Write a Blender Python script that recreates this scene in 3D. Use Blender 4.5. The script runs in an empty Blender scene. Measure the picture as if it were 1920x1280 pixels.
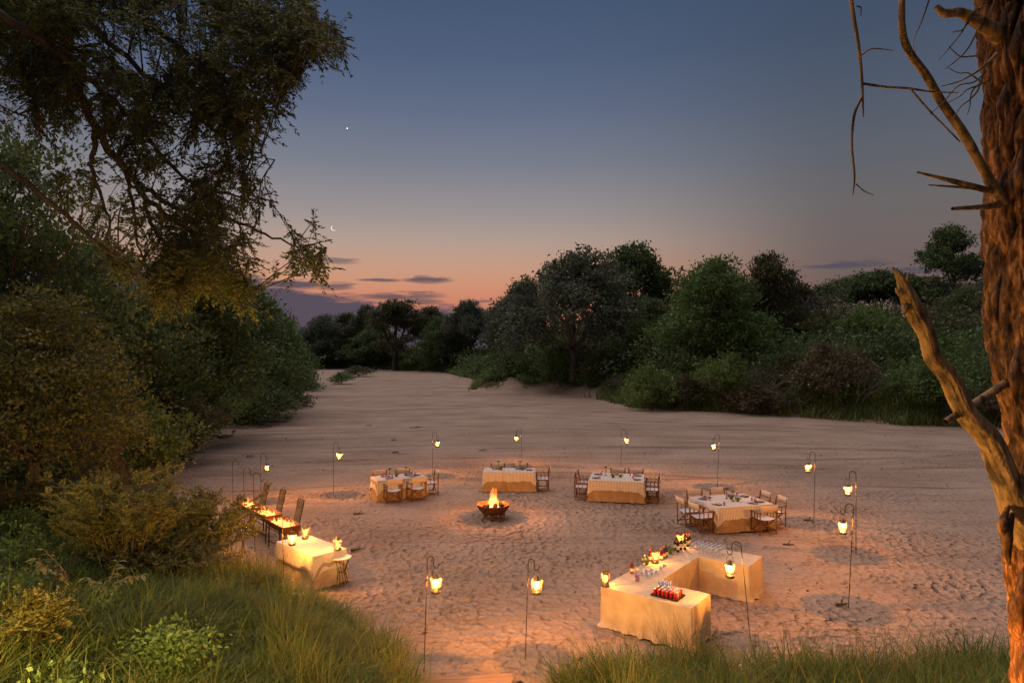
import bpy, math, random
import numpy as np
from math import radians, sin, cos, pi
from mathutils import Vector, Matrix

S = bpy.context.scene
COL = S.collection
rng = np.random.default_rng(7)
random.seed(7)

# ------------------------------------------------------------------ camera
F, H0, VH, UC = 1280.0, 5.6, 655.0, 960.0          # focal length / eye height / horizon row of the 1920 px photograph
cam_d = bpy.data.cameras.new('camera')
cam_d.sensor_width = 36; cam_d.lens = 24; cam_d.shift_y = 15 / 1920
cam_d.clip_start = 0.05; cam_d.clip_end = 6000
cam = bpy.data.objects.new('camera', cam_d); COL.objects.link(cam)
cam.location = (0, 0, H0); cam.rotation_euler = (radians(90), 0, 0)
S.camera = cam

# ------------------------------------------------------------------ exposure
S.view_settings.view_transform = 'Standard'
S.view_settings.look = 'None'
S.view_settings.exposure = 0.0
S.view_settings.gamma = 1.0
S.view_settings.use_curve_mapping = False
S.cycles.max_bounces = 6
S.cycles.transparent_max_bounces = 24
S.cycles.sample_clamp_indirect = 4.0
S.cycles.caustics_reflective = False
S.cycles.caustics_refractive = False

def lin(r, g, b):
    def c(x):
        x /= 255.0
        return x / 12.92 if x <= 0.04045 else ((x + 0.055) / 1.055) ** 2.4
    return (c(r), c(g), c(b), 1.0)

# ------------------------------------------------------------------ world: dusk sky, afterglow to the west, low streaky cloud
GLOW_AZ = radians(-11.0)
W = bpy.data.worlds.new('World'); S.world = W; W.use_nodes = True
nt = W.node_tree; nt.nodes.clear()
def wn(t, **k):
    n = nt.nodes.new(t)
    for a, b in k.items(): setattr(n, a, b)
    return n
def wmath(op, a, b=None, c=None, clamp=False):
    n = wn('ShaderNodeMath', operation=op); n.use_clamp = clamp
    for i, x in enumerate((a, b, c)):
        if x is None: continue
        if isinstance(x, (int, float)): n.inputs[i].default_value = x
        else: nt.links.new(x, n.inputs[i])
    return n.outputs[0]
def wsmooth(x, lo, hi, a=0.0, b=1.0):
    n = wn('ShaderNodeMapRange', interpolation_type='SMOOTHSTEP')
    nt.links.new(x, n.inputs['Value'])
    for k, q in (('From Min', lo), ('From Max', hi), ('To Min', a), ('To Max', b)): n.inputs[k].default_value = q
    return n.outputs['Result']
def wmix(fac, a, b):
    n = wn('ShaderNodeMix', data_type='RGBA')
    nt.links.new(fac, n.inputs['Factor'])
    for s, x in (('A', a), ('B', b)):
        i = [q for q in n.inputs if q.name == s and q.type == 'RGBA'][0]
        if isinstance(x, tuple): i.default_value = x
        else: nt.links.new(x, i)
    return [q for q in n.outputs if q.type == 'RGBA'][0]
tc = wn('ShaderNodeTexCoord')
sep = wn('ShaderNodeSeparateXYZ'); nt.links.new(tc.outputs['Generated'], sep.inputs[0])
az = wmath('ARCTAN2', sep.outputs[0], sep.outputs[1])
el = wmath('ARCSINE', sep.outputs[2])
def ramp(stops):
    r = wn('ShaderNodeValToRGB')
    nt.links.new(wmath('DIVIDE', el, radians(60.0), clamp=True), r.inputs[0])
    e = r.color_ramp.elements
    while len(e) > 1: e.remove(e[-1])
    for i, (deg, c) in enumerate(stops):
        p = deg / 60.0
        if i == 0: e[0].position = p; e[0].color = lin(*c)
        else:
            x = e.new(p); x.color = lin(*c)
    return r.outputs[0]
glow = ramp([(0, (180, 100, 82)), (3.0, (202, 126, 102)), (4.6, (208, 138, 110)), (5.6, (206, 148, 119)), (7.0, (197, 155, 132)), (8.8, (180, 157, 144)), (11.2, (155, 146, 146)),
             (15.0, (123, 127, 140)), (19.0, (99, 110, 134)), (23.0, (81, 97, 125)), (28.0, (67, 85, 114)), (60.0, (52, 70, 102))])
off = ramp([(0, (108, 84, 80)), (4.0, (112, 92, 90)), (8.0, (112, 100, 98)), (11.0, (107, 102, 103)),
            (15.0, (93, 98, 108)), (19.0, (80, 90, 107)), (23.0, (69, 82, 103)), (28.0, (62, 78, 102)), (60.0, (52, 70, 102))])
cosd = wmath('COSINE', wmath('SUBTRACT', az, GLOW_AZ))
gf = wsmooth(cosd, 0.79, 1.0)
sky = wmix(gf, off, glow)
# low cloud: a bank on the left horizon and thin streaks, edges broken by stretched noise
cmb = wn('ShaderNodeCombineXYZ')
nt.links.new(wmath('MULTIPLY', az, 12.0), cmb.inputs[0]); nt.links.new(wmath('MULTIPLY', el, 85.0), cmb.inputs[1])
nz = wn('ShaderNodeTexNoise'); nz.inputs['Scale'].default_value = 1.0; nz.inputs['Detail'].default_value = 9.0; nz.inputs['Roughness'].default_value = .62
nt.links.new(cmb.outputs[0], nz.inputs['Vector'])
nfac = wmath('SUBTRACT', nz.outputs['Fac'], 0.5)
bank_top = wmath('ADD', wmath('MULTIPLY', wsmooth(az, radians(-30), radians(-7), 0.112, 0.062), 1.0), wmath('MULTIPLY', nfac, 0.045))
bank_top = wmath('MULTIPLY', bank_top, wsmooth(az, radians(-3), radians(6), 1.0, 0.30))
bank = wsmooth(wmath('SUBTRACT', bank_top, el), -0.004, 0.006)
def streak(u, v, ru, rv):
    a0 = math.atan2(u - UC, F); e0 = math.atan2(VH - v, math.hypot(F, u - UC))
    da = wmath('DIVIDE', wmath('SUBTRACT', az, a0), ru / F)
    de = wmath('DIVIDE', wmath('SUBTRACT', wmath('ADD', el, wmath('MULTIPLY', nfac, 0.016)), e0), rv / F)
    q = wmath('ADD', wmath('MULTIPLY', da, da), wmath('MULTIPLY', de, de))
    return wsmooth(wmath('ADD', q, wmath('MULTIPLY', nfac, 3.4)), 0.0, 1.5, 1.0, 0.0)
cl = wmath('MULTIPLY', bank, 0.95)
for u, v, ru, rv, s in ((545, 533, 70, 9, .9), (625, 537, 40, 7, .8), (712, 525, 42, 5, .8), (800, 525, 50, 6, .85), (628, 489, 46, 6, .6),
                        (735, 555, 90, 7, .85), (600, 560, 90, 9, .8), (795, 566, 40, 6, .7), (900, 565, 40, 4, .6), (1590, 496, 70, 7, .75), (1715, 508, 60, 5, .6), (1010, 560, 60, 4, .3)):
    cl = wmath('MAXIMUM', cl, wmath('MULTIPLY', streak(u, v, ru, rv), s))
skyc = wmix(cl, sky, lin(74, 74, 90))
# a faint physical twilight sky under the graded colours
nish = wn('ShaderNodeTexSky', sky_type='NISHITA', sun_disc=False)
nish.sun_elevation = radians(0.5); nish.sun_rotation = GLOW_AZ
bgA = wn('ShaderNodeBackground'); bgA.inputs[1].default_value = 1.0; nt.links.new(skyc, bgA.inputs[0])
bgB = wn('ShaderNodeBackground'); bgB.inputs[1].default_value = 0.0004; nt.links.new(nish.outputs[0], bgB.inputs[0])
ad = wn('ShaderNodeAddShader'); nt.links.new(bgA.outputs[0], ad.inputs[0]); nt.links.new(bgB.outputs[0], ad.inputs[1])
wo = wn('ShaderNodeOutputWorld'); nt.links.new(ad.outputs[0], wo.inputs[0])

# ------------------------------------------------------------------ the afterglow as one very soft sun
sd = bpy.data.lights.new('afterglow_sun', 'SUN'); sd.energy = 2.4; sd.angle = radians(75); sd.color = (1.0, 0.82, 0.76)
sun = bpy.data.objects.new('afterglow_sun', sd); COL.objects.link(sun)
SUN_AZ = radians(-38)
sd_dir = Vector((sin(SUN_AZ) * cos(radians(60)), cos(SUN_AZ) * cos(radians(60)), sin(radians(60))))
sun.rotation_euler = sd_dir.to_track_quat('Z', 'Y').to_euler()

LANTERN_W, FIRE_W = 220.0, 330.0
FLAME_COL = (1.0, 0.39, 0.07)

# ------------------------------------------------------------------ small helpers
def gp(u, v, z=0.0):
    """ground point (at height z) that the photograph shows at pixel u, v"""
    y = F * (H0 - z) / (v - VH)
    return Vector(((u - UC) / F * y, y, z))
def at(u, v, y):
    return Vector(((u - UC) / F * y, y, H0 + (VH - v) / F * y))
def tag(o, label=None, cat=None, group=None, kind=None):
    if label: o['label'] = label
    if cat: o['category'] = cat
    if group: o['group'] = group
    if kind: o['kind'] = kind
    return o
def empty(name, loc=(0, 0, 0), rz=0.0):
    o = bpy.data.objects.new(name, None); COL.objects.link(o)
    o.empty_display_size = 0.1; o.location = loc; o.rotation_euler = (0, 0, rz); return o
def link(name, me, mat=None, parent=None):
    o = bpy.data.objects.new(name, me); COL.objects.link(o)
    if mat is not None and not me.materials: me.materials.append(mat)
    if parent: o.parent = parent
    return o
def copy_tree(o, parent=None):
    c = o.copy(); COL.objects.link(c); c.parent = parent
    for ch in list(o.children): copy_tree(ch, c)
    return c

class MB:
    def __init__(s): s.v = []; s.f = []
    def add(s, vs, fs):
        b = len(s.v); s.v += [tuple(p) for p in vs]; s.f += [tuple(i + b for i in f) for f in fs]; return s
    def box(s, c, sz, rot=None):
        x, y, z = (q / 2 for q in sz); M = rot or Matrix.Identity(3); c = Vector(c)
        vs = [c + M @ Vector(p) for p in ((-x, -y, -z), (x, -y, -z), (x, y, -z), (-x, y, -z), (-x, -y, z), (x, -y, z), (x, y, z), (-x, y, z))]
        return s.add(vs, [(0, 3, 2, 1), (4, 5, 6, 7), (0, 1, 5, 4), (1, 2, 6, 5), (2, 3, 7, 6), (3, 0, 4, 7)])
    def bar(s, a, b, w, t, up=(0, 0, 1)):
        a, b = Vector(a), Vector(b); d = b - a; L = d.length; d.normalize()
        u = Vector(up)
        if abs(d.dot(u)) > .98: u = Vector((0, 1, 0))
        x = d.cross(u).normalized(); z = x.cross(d)
        return s.box((a + b) / 2, (w, L, t), Matrix((x, d, z)).transposed())
    def tube(s, pts, rad, n=6, caps=True):
        pts = [Vector(p) for p in pts]; m = len(pts)
        if isinstance(rad, (int, float)): rad = [rad] * m
        vs = []; fs = []; prev = None
        for i, p in enumerate(pts):
            t = (pts[min(i + 1, m - 1)] - pts[max(i - 1, 0)]).normalized()
            if prev is None:
                a = Vector((0, 0, 1)) if abs(t.z) < .9 else Vector((1, 0, 0))
                x = t.cross(a).normalized()
            else:
                x = (prev - t * prev.dot(t)).normalized()
            prev = x; y = t.cross(x)
            for k in range(n):
                q = 2 * pi * k / n; vs.append(p + (x * cos(q) + y * sin(q)) * rad[i])
        for i in range(m - 1):
            for k in range(n):
                k2 = (k + 1) % n; fs.append((i * n + k, i * n + k2, (i + 1) * n + k2, (i + 1) * n + k))
        if caps: fs.append(tuple(range(n))[::-1]); fs.append(tuple((m - 1) * n + k for k in range(n)))
        return s.add(vs, fs)
    def lathe(s, prof, n=12, c=(0, 0, 0), capb=True, capt=True):
        c = Vector(c); vs = []; fs = []
        for r, z in prof:
            for k in range(n): q = 2 * pi * k / n; vs.append(c + Vector((r * cos(q), r * sin(q), z)))
        for i in range(len(prof) - 1):
            for k in range(n):
                k2 = (k + 1) % n; fs.append((i * n + k, i * n + k2, (i + 1) * n + k2, (i + 1) * n + k))
        if capb: fs.append(tuple(range(n))[::-1])
        if capt: fs.append(tuple((len(prof) - 1) * n + k for k in range(n)))
        return s.add(vs, fs)
    def mesh(s, name, mat=None, smooth=False):
        me = bpy.data.meshes.new(name); me.from_pydata(s.v, [], s.f); me.update()
        if mat: me.materials.append(mat)
        if smooth: me.polygons.foreach_set('use_smooth', [True] * len(me.polygons))
        return me
    def build(s, name, mat=None, parent=None, smooth=False):
        return link(name, s.mesh(name, mat, smooth), None, parent)

def np_mesh(name, V, faces_n, idx=None, mat=None, smooth=False):
    """V (N,3); faces all with faces_n corners; idx (M,faces_n) or None for consecutive corners"""
    V = np.ascontiguousarray(V, dtype=np.float32)
    if idx is None: idx = np.arange(len(V), dtype=np.int32).reshape(-1, faces_n)
    me = bpy.data.meshes.new(name)
    me.vertices.add(len(V)); me.vertices.foreach_set('co', V.ravel())
    m = len(idx)
    me.loops.add(m * faces_n); me.loops.foreach_set('vertex_index', idx.astype(np.int32).ravel())
    me.polygons.add(m); me.polygons.foreach_set('loop_start', np.arange(0, m * faces_n, faces_n, dtype=np.int32))
    if smooth: me.polygons.foreach_set('use_smooth', np.ones(m, dtype=bool))
    me.update(calc_edges=True)
    if mat: me.materials.append(mat)
    return me

# numpy value noise
def _hash(ix, iy, iz, seed):
    h = (ix * 374761393 + iy * 668265263 + iz * 2147483647 + seed * 974711) & 0xffffffff
    h = ((h ^ (h >> 13)) * 1274126177) & 0xffffffff
    return ((h ^ (h >> 16)) & 0xffff) / 65535.0
def vnoise(x, y, z=None, seed=0):
    x = np.asarray(x, float); y = np.asarray(y, float); z = np.zeros_like(x) if z is None else np.asarray(z, float)
    ix, iy, iz = (np.floor(q).astype(np.int64) for q in (x, y, z))
    fx, fy, fz = x - ix, y - iy, z - iz
    fx, fy, fz = (q * q * (3 - 2 * q) for q in (fx, fy, fz))
    r = 0
    for a in (0, 1):
        for b in (0, 1):
            for c in (0, 1):
                w = (fx if a else 1 - fx) * (fy if b else 1 - fy) * (fz if c else 1 - fz)
                r = r + w * _hash(ix + a, iy + b, iz + c, seed)
    return r
def fbm(x, y, z=None, seed=0, o=3):
    r = 0; a = 1; t = 0
    for i in range(o):
        k = 2 ** i
        r = r + a * vnoise(np.asarray(x) * k, np.asarray(y) * k, None if z is None else np.asarray(z) * k, seed + i); t += a; a *= .5
    return r / t

# ------------------------------------------------------------------ materials
MATS = {}
def mat(name, c1, c2=None, rough=.8, scale=8.0, metal=0.0, bump=0.0, bscale=40.0, spec=.3, detail=4.0, coord='Object', stretch=None, trans=0.0):
    if name in MATS: return MATS[name]
    m = bpy.data.materials.new(name); m.use_nodes = True; t = m.node_tree; b = t.nodes['Principled BSDF']
    b.inputs['Roughness'].default_value = rough; b.inputs['Metallic'].default_value = metal
    b.inputs['Specular IOR Level'].default_value = spec
    co = t.nodes.new('ShaderNodeTexCoord'); vec = co.outputs[coord]
    if stretch:
        mp = t.nodes.new('ShaderNodeMapping'); mp.inputs['Scale'].default_value = stretch; t.links.new(vec, mp.inputs[0]); vec = mp.outputs[0]
    n = t.nodes.new('ShaderNodeTexNoise'); n.inputs['Scale'].default_value = scale; n.inputs['Detail'].default_value = detail
    t.links.new(vec, n.inputs['Vector'])
    r = t.nodes.new('ShaderNodeValToRGB'); r.color_ramp.elements[0].position = .32; r.color_ramp.elements[1].position = .68
    r.color_ramp.elements[0].color = (*c1, 1); r.color_ramp.elements[1].color = (*(c2 or tuple(q * 1.25 for q in c1)), 1)
    t.links.new(n.outputs['Fac'], r.inputs[0]); t.links.new(r.outputs[0], b.inputs['Base Color'])
    if bump:
        n2 = t.nodes.new('ShaderNodeTexNoise'); n2.inputs['Scale'].default_value = bscale; n2.inputs['Detail'].default_value = 5
        t.links.new(vec, n2.inputs['Vector'])
        bp = t.nodes.new('ShaderNodeBump'); bp.inputs['Strength'].default_value = bump; bp.inputs['Distance'].default_value = .02
        t.links.new(n2.outputs['Fac'], bp.inputs['Height']); t.links.new(bp.outputs[0], b.inputs['Normal'])
    MATS[name] = m; return m

def leaf_mat(name, c1, c2, c3=None, trans=.35, rough=.55):
    m = bpy.data.materials.new(name); m.use_nodes = True; t = m.node_tree; t.nodes.clear()
    g = t.nodes.new('ShaderNodeNewGeometry')
    r = t.nodes.new('ShaderNodeValToRGB'); e = r.color_ramp.elements
    e[0].color = (*c1, 1); e[1].color = (*c2, 1)
    if c3: e[1].position = .82; x = e.new(1.0); x.color = (*c3, 1)
    t.links.new(g.outputs['Random Per Island'], r.inputs[0])
    co = t.nodes.new('ShaderNodeTexCoord'); n = t.nodes.new('ShaderNodeTexNoise'); n.inputs['Scale'].default_value = .9; n.inputs['Detail'].default_value = 2
    t.links.new(co.outputs['Object'], n.inputs['Vector'])
    mm = t.nodes.new('ShaderNodeMapRange'); mm.inputs['From Min'].default_value = .3; mm.inputs['From Max'].default_value = .7
    mm.inputs['To Min'].default_value = .65; mm.inputs['To Max'].default_value = 1.35
    t.links.new(n.outputs['Fac'], mm.inputs['Value'])
    mx = t.nodes.new('ShaderNodeVectorMath'); mx.operation = 'SCALE'
    t.links.new(r.outputs[0], mx.inputs[0]); t.links.new(mm.outputs[0], mx.inputs['Scale'])
    p = t.nodes.new('ShaderNodeBsdfPrincipled'); p.inputs['Roughness'].default_value = rough; p.inputs['Specular IOR Level'].default_value = .25
    t.links.new(mx.outputs[0], p.inputs['Base Color'])
    tr = t.nodes.new('ShaderNodeBsdfTranslucent'); t.links.new(mx.outputs[0], tr.inputs[0])
    mix = t.nodes.new('ShaderNodeMixShader'); mix.inputs[0].default_value = trans
    t.links.new(p.outputs[0], mix.inputs[1]); t.links.new(tr.outputs[0], mix.inputs[2])
    o = t.nodes.new('ShaderNodeOutputMaterial'); t.links.new(mix.outputs[0], o.inputs[0])
    return m

def emit_mat(name, col, strength):
    m = bpy.data.materials.new(name); m.use_nodes = True; t = m.node_tree; t.nodes.clear()
    e = t.nodes.new('ShaderNodeEmission'); e.inputs[0].default_value = (*col, 1); e.inputs[1].default_value = strength
    o = t.nodes.new('ShaderNodeOutputMaterial'); t.links.new(e.outputs[0], o.inputs[0]); return m

M_BARK = mat('bark', (.045, .035, .028), (.10, .08, .06), .9, 3, bump=.6, bscale=12, stretch=(3, 3, .6))
M_GREYBARK = mat('grey_bark', (.09, .08, .07), (.19, .17, .15), .9, 3, bump=.5, bscale=12, stretch=(3, 3, .6))
M_TWIG = mat('twig', (.07, .05, .035), (.13, .10, .07), .9, 6)
L_DARK = leaf_mat('leaf_dark_green', (.058, .096, .034), (.108, .16, .052), (.14, .17, .065))
L_MID = leaf_mat('leaf_mid_green', (.07, .13, .038), (.13, .21, .06), (.17, .23, .075))
L_GREY = leaf_mat('leaf_grey_green', (.072, .09, .056), (.14, .165, .105), (.19, .20, .14))
L_OLIVE = leaf_mat('leaf_olive', (.055, .062, .028), (.105, .112, .045), (.14, .12, .05))
L_BROWN = leaf_mat('leaf_dry_brown', (.075, .062, .034), (.145, .120, .066), (.18, .15, .085))
L_FRESH = leaf_mat('leaf_fresh_green', (.09, .15, .035), (.16, .24, .06), (.22, .25, .08))
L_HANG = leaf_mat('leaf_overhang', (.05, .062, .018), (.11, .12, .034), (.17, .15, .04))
L_YEL = leaf_mat('leaf_yellow_green', (.10, .11, .025), (.20, .19, .04), (.26, .20, .05))
L_GRASS = leaf_mat('grass_blade', (.05, .09, .015), (.13, .18, .028), (.25, .20, .06), trans=.4)
L_REED = leaf_mat('bank_grass', (.09, .14, .035), (.16, .21, .06), (.24, .22, .10), trans=.3)

# ------------------------------------------------------------------ riverbed outline and terrain height
BED = np.array([(90, 15), (30, 12.2), (9, 11.7), (1.6, 11.5), (.4, 10.6), (-.3, 9.6), (-1.4, 10.4), (-1.7, 12.0), (-3.3, 13.7), (-5.4, 15.9), (-7.8, 18.4), (-10, 20.3),
                (-14, 21.5), (-20, 22), (-34, 22), (-34, 27), (-19.5, 28), (-16.2, 31.5), (-17.6, 37), (-20, 49), (-26.5, 88), (-34, 110), (-57, 186), (-62, 196),
                (-50, 199), (-38, 192), (-17, 172), (-4.5, 121), (-5, 93), (6, 87), (11, 75), (12.4, 65.5), (22, 60), (29, 51), (36.5, 49.5), (90, 46)], float)
def bed_dist(X, Y):
    """distance outside the riverbed (negative inside)"""
    X = np.asarray(X, float); Y = np.asarray(Y, float)
    best = np.full(X.shape, 1e9); ins = np.zeros(X.shape, bool)
    for i in range(len(BED)):
        ax, ay = BED[i]; bx, by = BED[(i + 1) % len(BED)]
        ex, ey = bx - ax, by - ay
        t = np.clip(((X - ax) * ex + (Y - ay) * ey) / (ex * ex + ey * ey), 0, 1)
        best = np.minimum(best, np.hypot(X - ax - t * ex, Y - ay - t * ey))
        c = ((ay > Y) != (by > Y)) & (X < (bx - ax) * (Y - ay) / (by - ay + 1e-12) + ax)
        ins ^= c
    return np.where(ins, -best, best)
def height(X, Y, D=None):
    X = np.asarray(X, float); Y = np.asarray(Y, float)
    D = bed_dist(X, Y) if D is None else D
    d = np.maximum(D, 0)
    near = 1.0 / (1.0 + np.exp((Y - 24.0) * .8)) * 1.0
    zn = np.minimum(.30 * d, 3.4) + .25 * (fbm(X * .45, Y * .45, seed=3) - .5) * np.minimum(d, 1)
    zf = 2.4 * (1 - np.exp(-d / 3.2)) + 4.0 * (1 - np.exp(-d / 26.0)) + np.minimum(d, 6) / 6 * (1.3 * (fbm(X * .11, Y * .11, seed=5) - .5) + .9 * (fbm(X * .45, Y * .45, seed=9) - .5) + .5 * (fbm(X * 1.1, Y * .6, seed=10) - .5))
    zf = zf * np.where(Y > 150, .6, 1.0) * (1 - .55 * np.exp(-(((X - 4.5) / 9.0) ** 2 + ((Y - 85) / 14.0) ** 2)) * np.exp(-d / 9.0))
    return np.where(D > 0, near * zn + (1 - near) * zf, 0.0)
def hz(x, y): return float(height(np.array([x]), np.array([y]))[0])

def axis(lo, hi, step, ext, grow, caps):
    def cap(p, s):
        for lim, mx in caps:
            if abs(p) < lim: return min(s, mx)
        return s
    a = list(np.arange(lo, hi, step)); s = step; p = a[-1]
    while p < ext[1]: s = cap(p, s * grow); p += s; a.append(p)
    s = step; p = a[0]; b = []
    while p > ext[0]: s = cap(p, s * grow); p -= s; b.append(p)
    return np.array(b[::-1] + a)
xs = axis(-9.5, 11.5, .05, (-1500, 1500), 1.06, ((45, .45), (75, .9))); ys = axis(10.6, 29.5, .05, (-40, 3000), 1.06, ((60, .24), (130, .6)))
GX, GY = np.meshgrid(xs, ys)
GD = bed_dist(GX, GY)
GZ = height(GX, GY, GD)
# trampled sand: hollows with sharp rims (cell pattern), strongest round the tables
def trample(X, Y, cell, seed):
    cx, cy = X / cell, Y / cell; ix, iy = np.floor(cx).astype(np.int64), np.floor(cy).astype(np.int64)
    f = np.full(X.shape, 9.0); dep = np.zeros(X.shape)
    for a in (-1, 0, 1):
        for b in (-1, 0, 1):
            jx, jy = ix + a, iy + b
            px = jx + .1 + .8 * _hash(jx, jy, 0 * jx, seed); py = jy + .1 + .8 * _hash(jx, jy, 0 * jx, seed + 1)
            d2 = (cx - px) ** 2 + (cy - py) ** 2
            w = d2 < f; f = np.where(w, d2, f); dep = np.where(w, .35 + .65 * _hash(jx, jy, 0 * jx, seed + 2), dep)
    return np.minimum(f, .55) * dep
inside = np.clip(-GD / 1.2, 0, 1)
camp = np.exp(-np.maximum(np.hypot((GX - 0) / 1.15, (GY - 18.5)) - 8.5, 0) ** 2 / 30.0) * inside
warpx = GX + .12 * (vnoise(GX * 3, GY * 3, seed=21) - .5); warpy = GY + .12 * (vnoise(GX * 3, GY * 3, seed=22) - .5)
tr = trample(warpx, warpy, .36, 31) - .28
tr2 = trample(warpx + 7, warpy + 3, .21, 41) - .25
patch = np.clip(fbm(GX * .5, GY * .5, seed=51) * 2.2 - .5, .35, 1.1)
fine = (GY < 31) & (abs(GX) < 13)
GZ = GZ + np.where(fine, camp * patch * (tr * .10 + tr2 * .04), 0) + inside * .10 * (fbm(GX * .18, GY * .18, seed=61) - .5) + inside * .05 * (fbm(GX * .8, GY * .5, seed=71) - .5)
# long shallow grooves across the bed (old vehicle tracks, flow lines)
for k, (x0, y0, amp, ph, sl) in enumerate(((0, 35.5, 1.6, .3, .02), (0, 37.4, 1.6, .35, .02), (0, 43, 2.6, 1.2, -.05), (0, 31.5, 1.4, 2.0, .12), (0, 33.2, 1.4, 2.05, .12), (0, 54, 3, .7, -.1))):
    yc = y0 + amp * np.sin(GX * .13 + ph) + sl * GX
    GZ = GZ - inside * .12 * np.exp(-((GY - yc) / (.16 + .004 * y0)) ** 2)
track = np.zeros(GX.shape); brk = np.clip(fbm(GX * .25, GY * .7, seed=81) * 3 - 1.0, 0, 1)
for k, (y0, amp, fq, ph, sl, wd) in enumerate(((33.0, 1.3, .16, 2.0, .10, .16), (34.5, 1.3, .16, 2.05, .10, .16), (38.0, 2.2, .10, .4, -.06, .18), (39.7, 2.2, .10, .42, -.06, .18), (45, 3.0, .07, 1.4, .05, .24), (47, 3.0, .07, 1.42, .05, .24),
                                                (54, 4.0, .06, 3.0, -.10, .3), (56.2, 4.0, .06, 3.02, -.10, .3), (66, 5.0, .05, .2, .12, .45), (80, 4.0, .06, 1.0, -.05, .6), (95, 6.0, .05, 2.2, .1, .7), (30.6, .9, .25, .6, -.12, .15), (29.2, .8, .3, 1.9, .14, .14))):
    yc = y0 + amp * np.sin(GX * fq + ph) + sl * GX
    track = np.maximum(track, np.exp(-((GY - yc) / wd) ** 2) * brk)
track = np.maximum(track, np.clip(fbm(GX * .13, GY * .35, seed=83) * 3.2 - 1.75, 0, .28) * (GY > 24)) * inside
nyy, nxx = GX.shape
ii = np.arange(nyy * nxx).reshape(nyy, nxx)
quads = np.stack([ii[:-1, :-1], ii[:-1, 1:], ii[1:, 1:], ii[1:, :-1]], -1).reshape(-1, 4)

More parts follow.
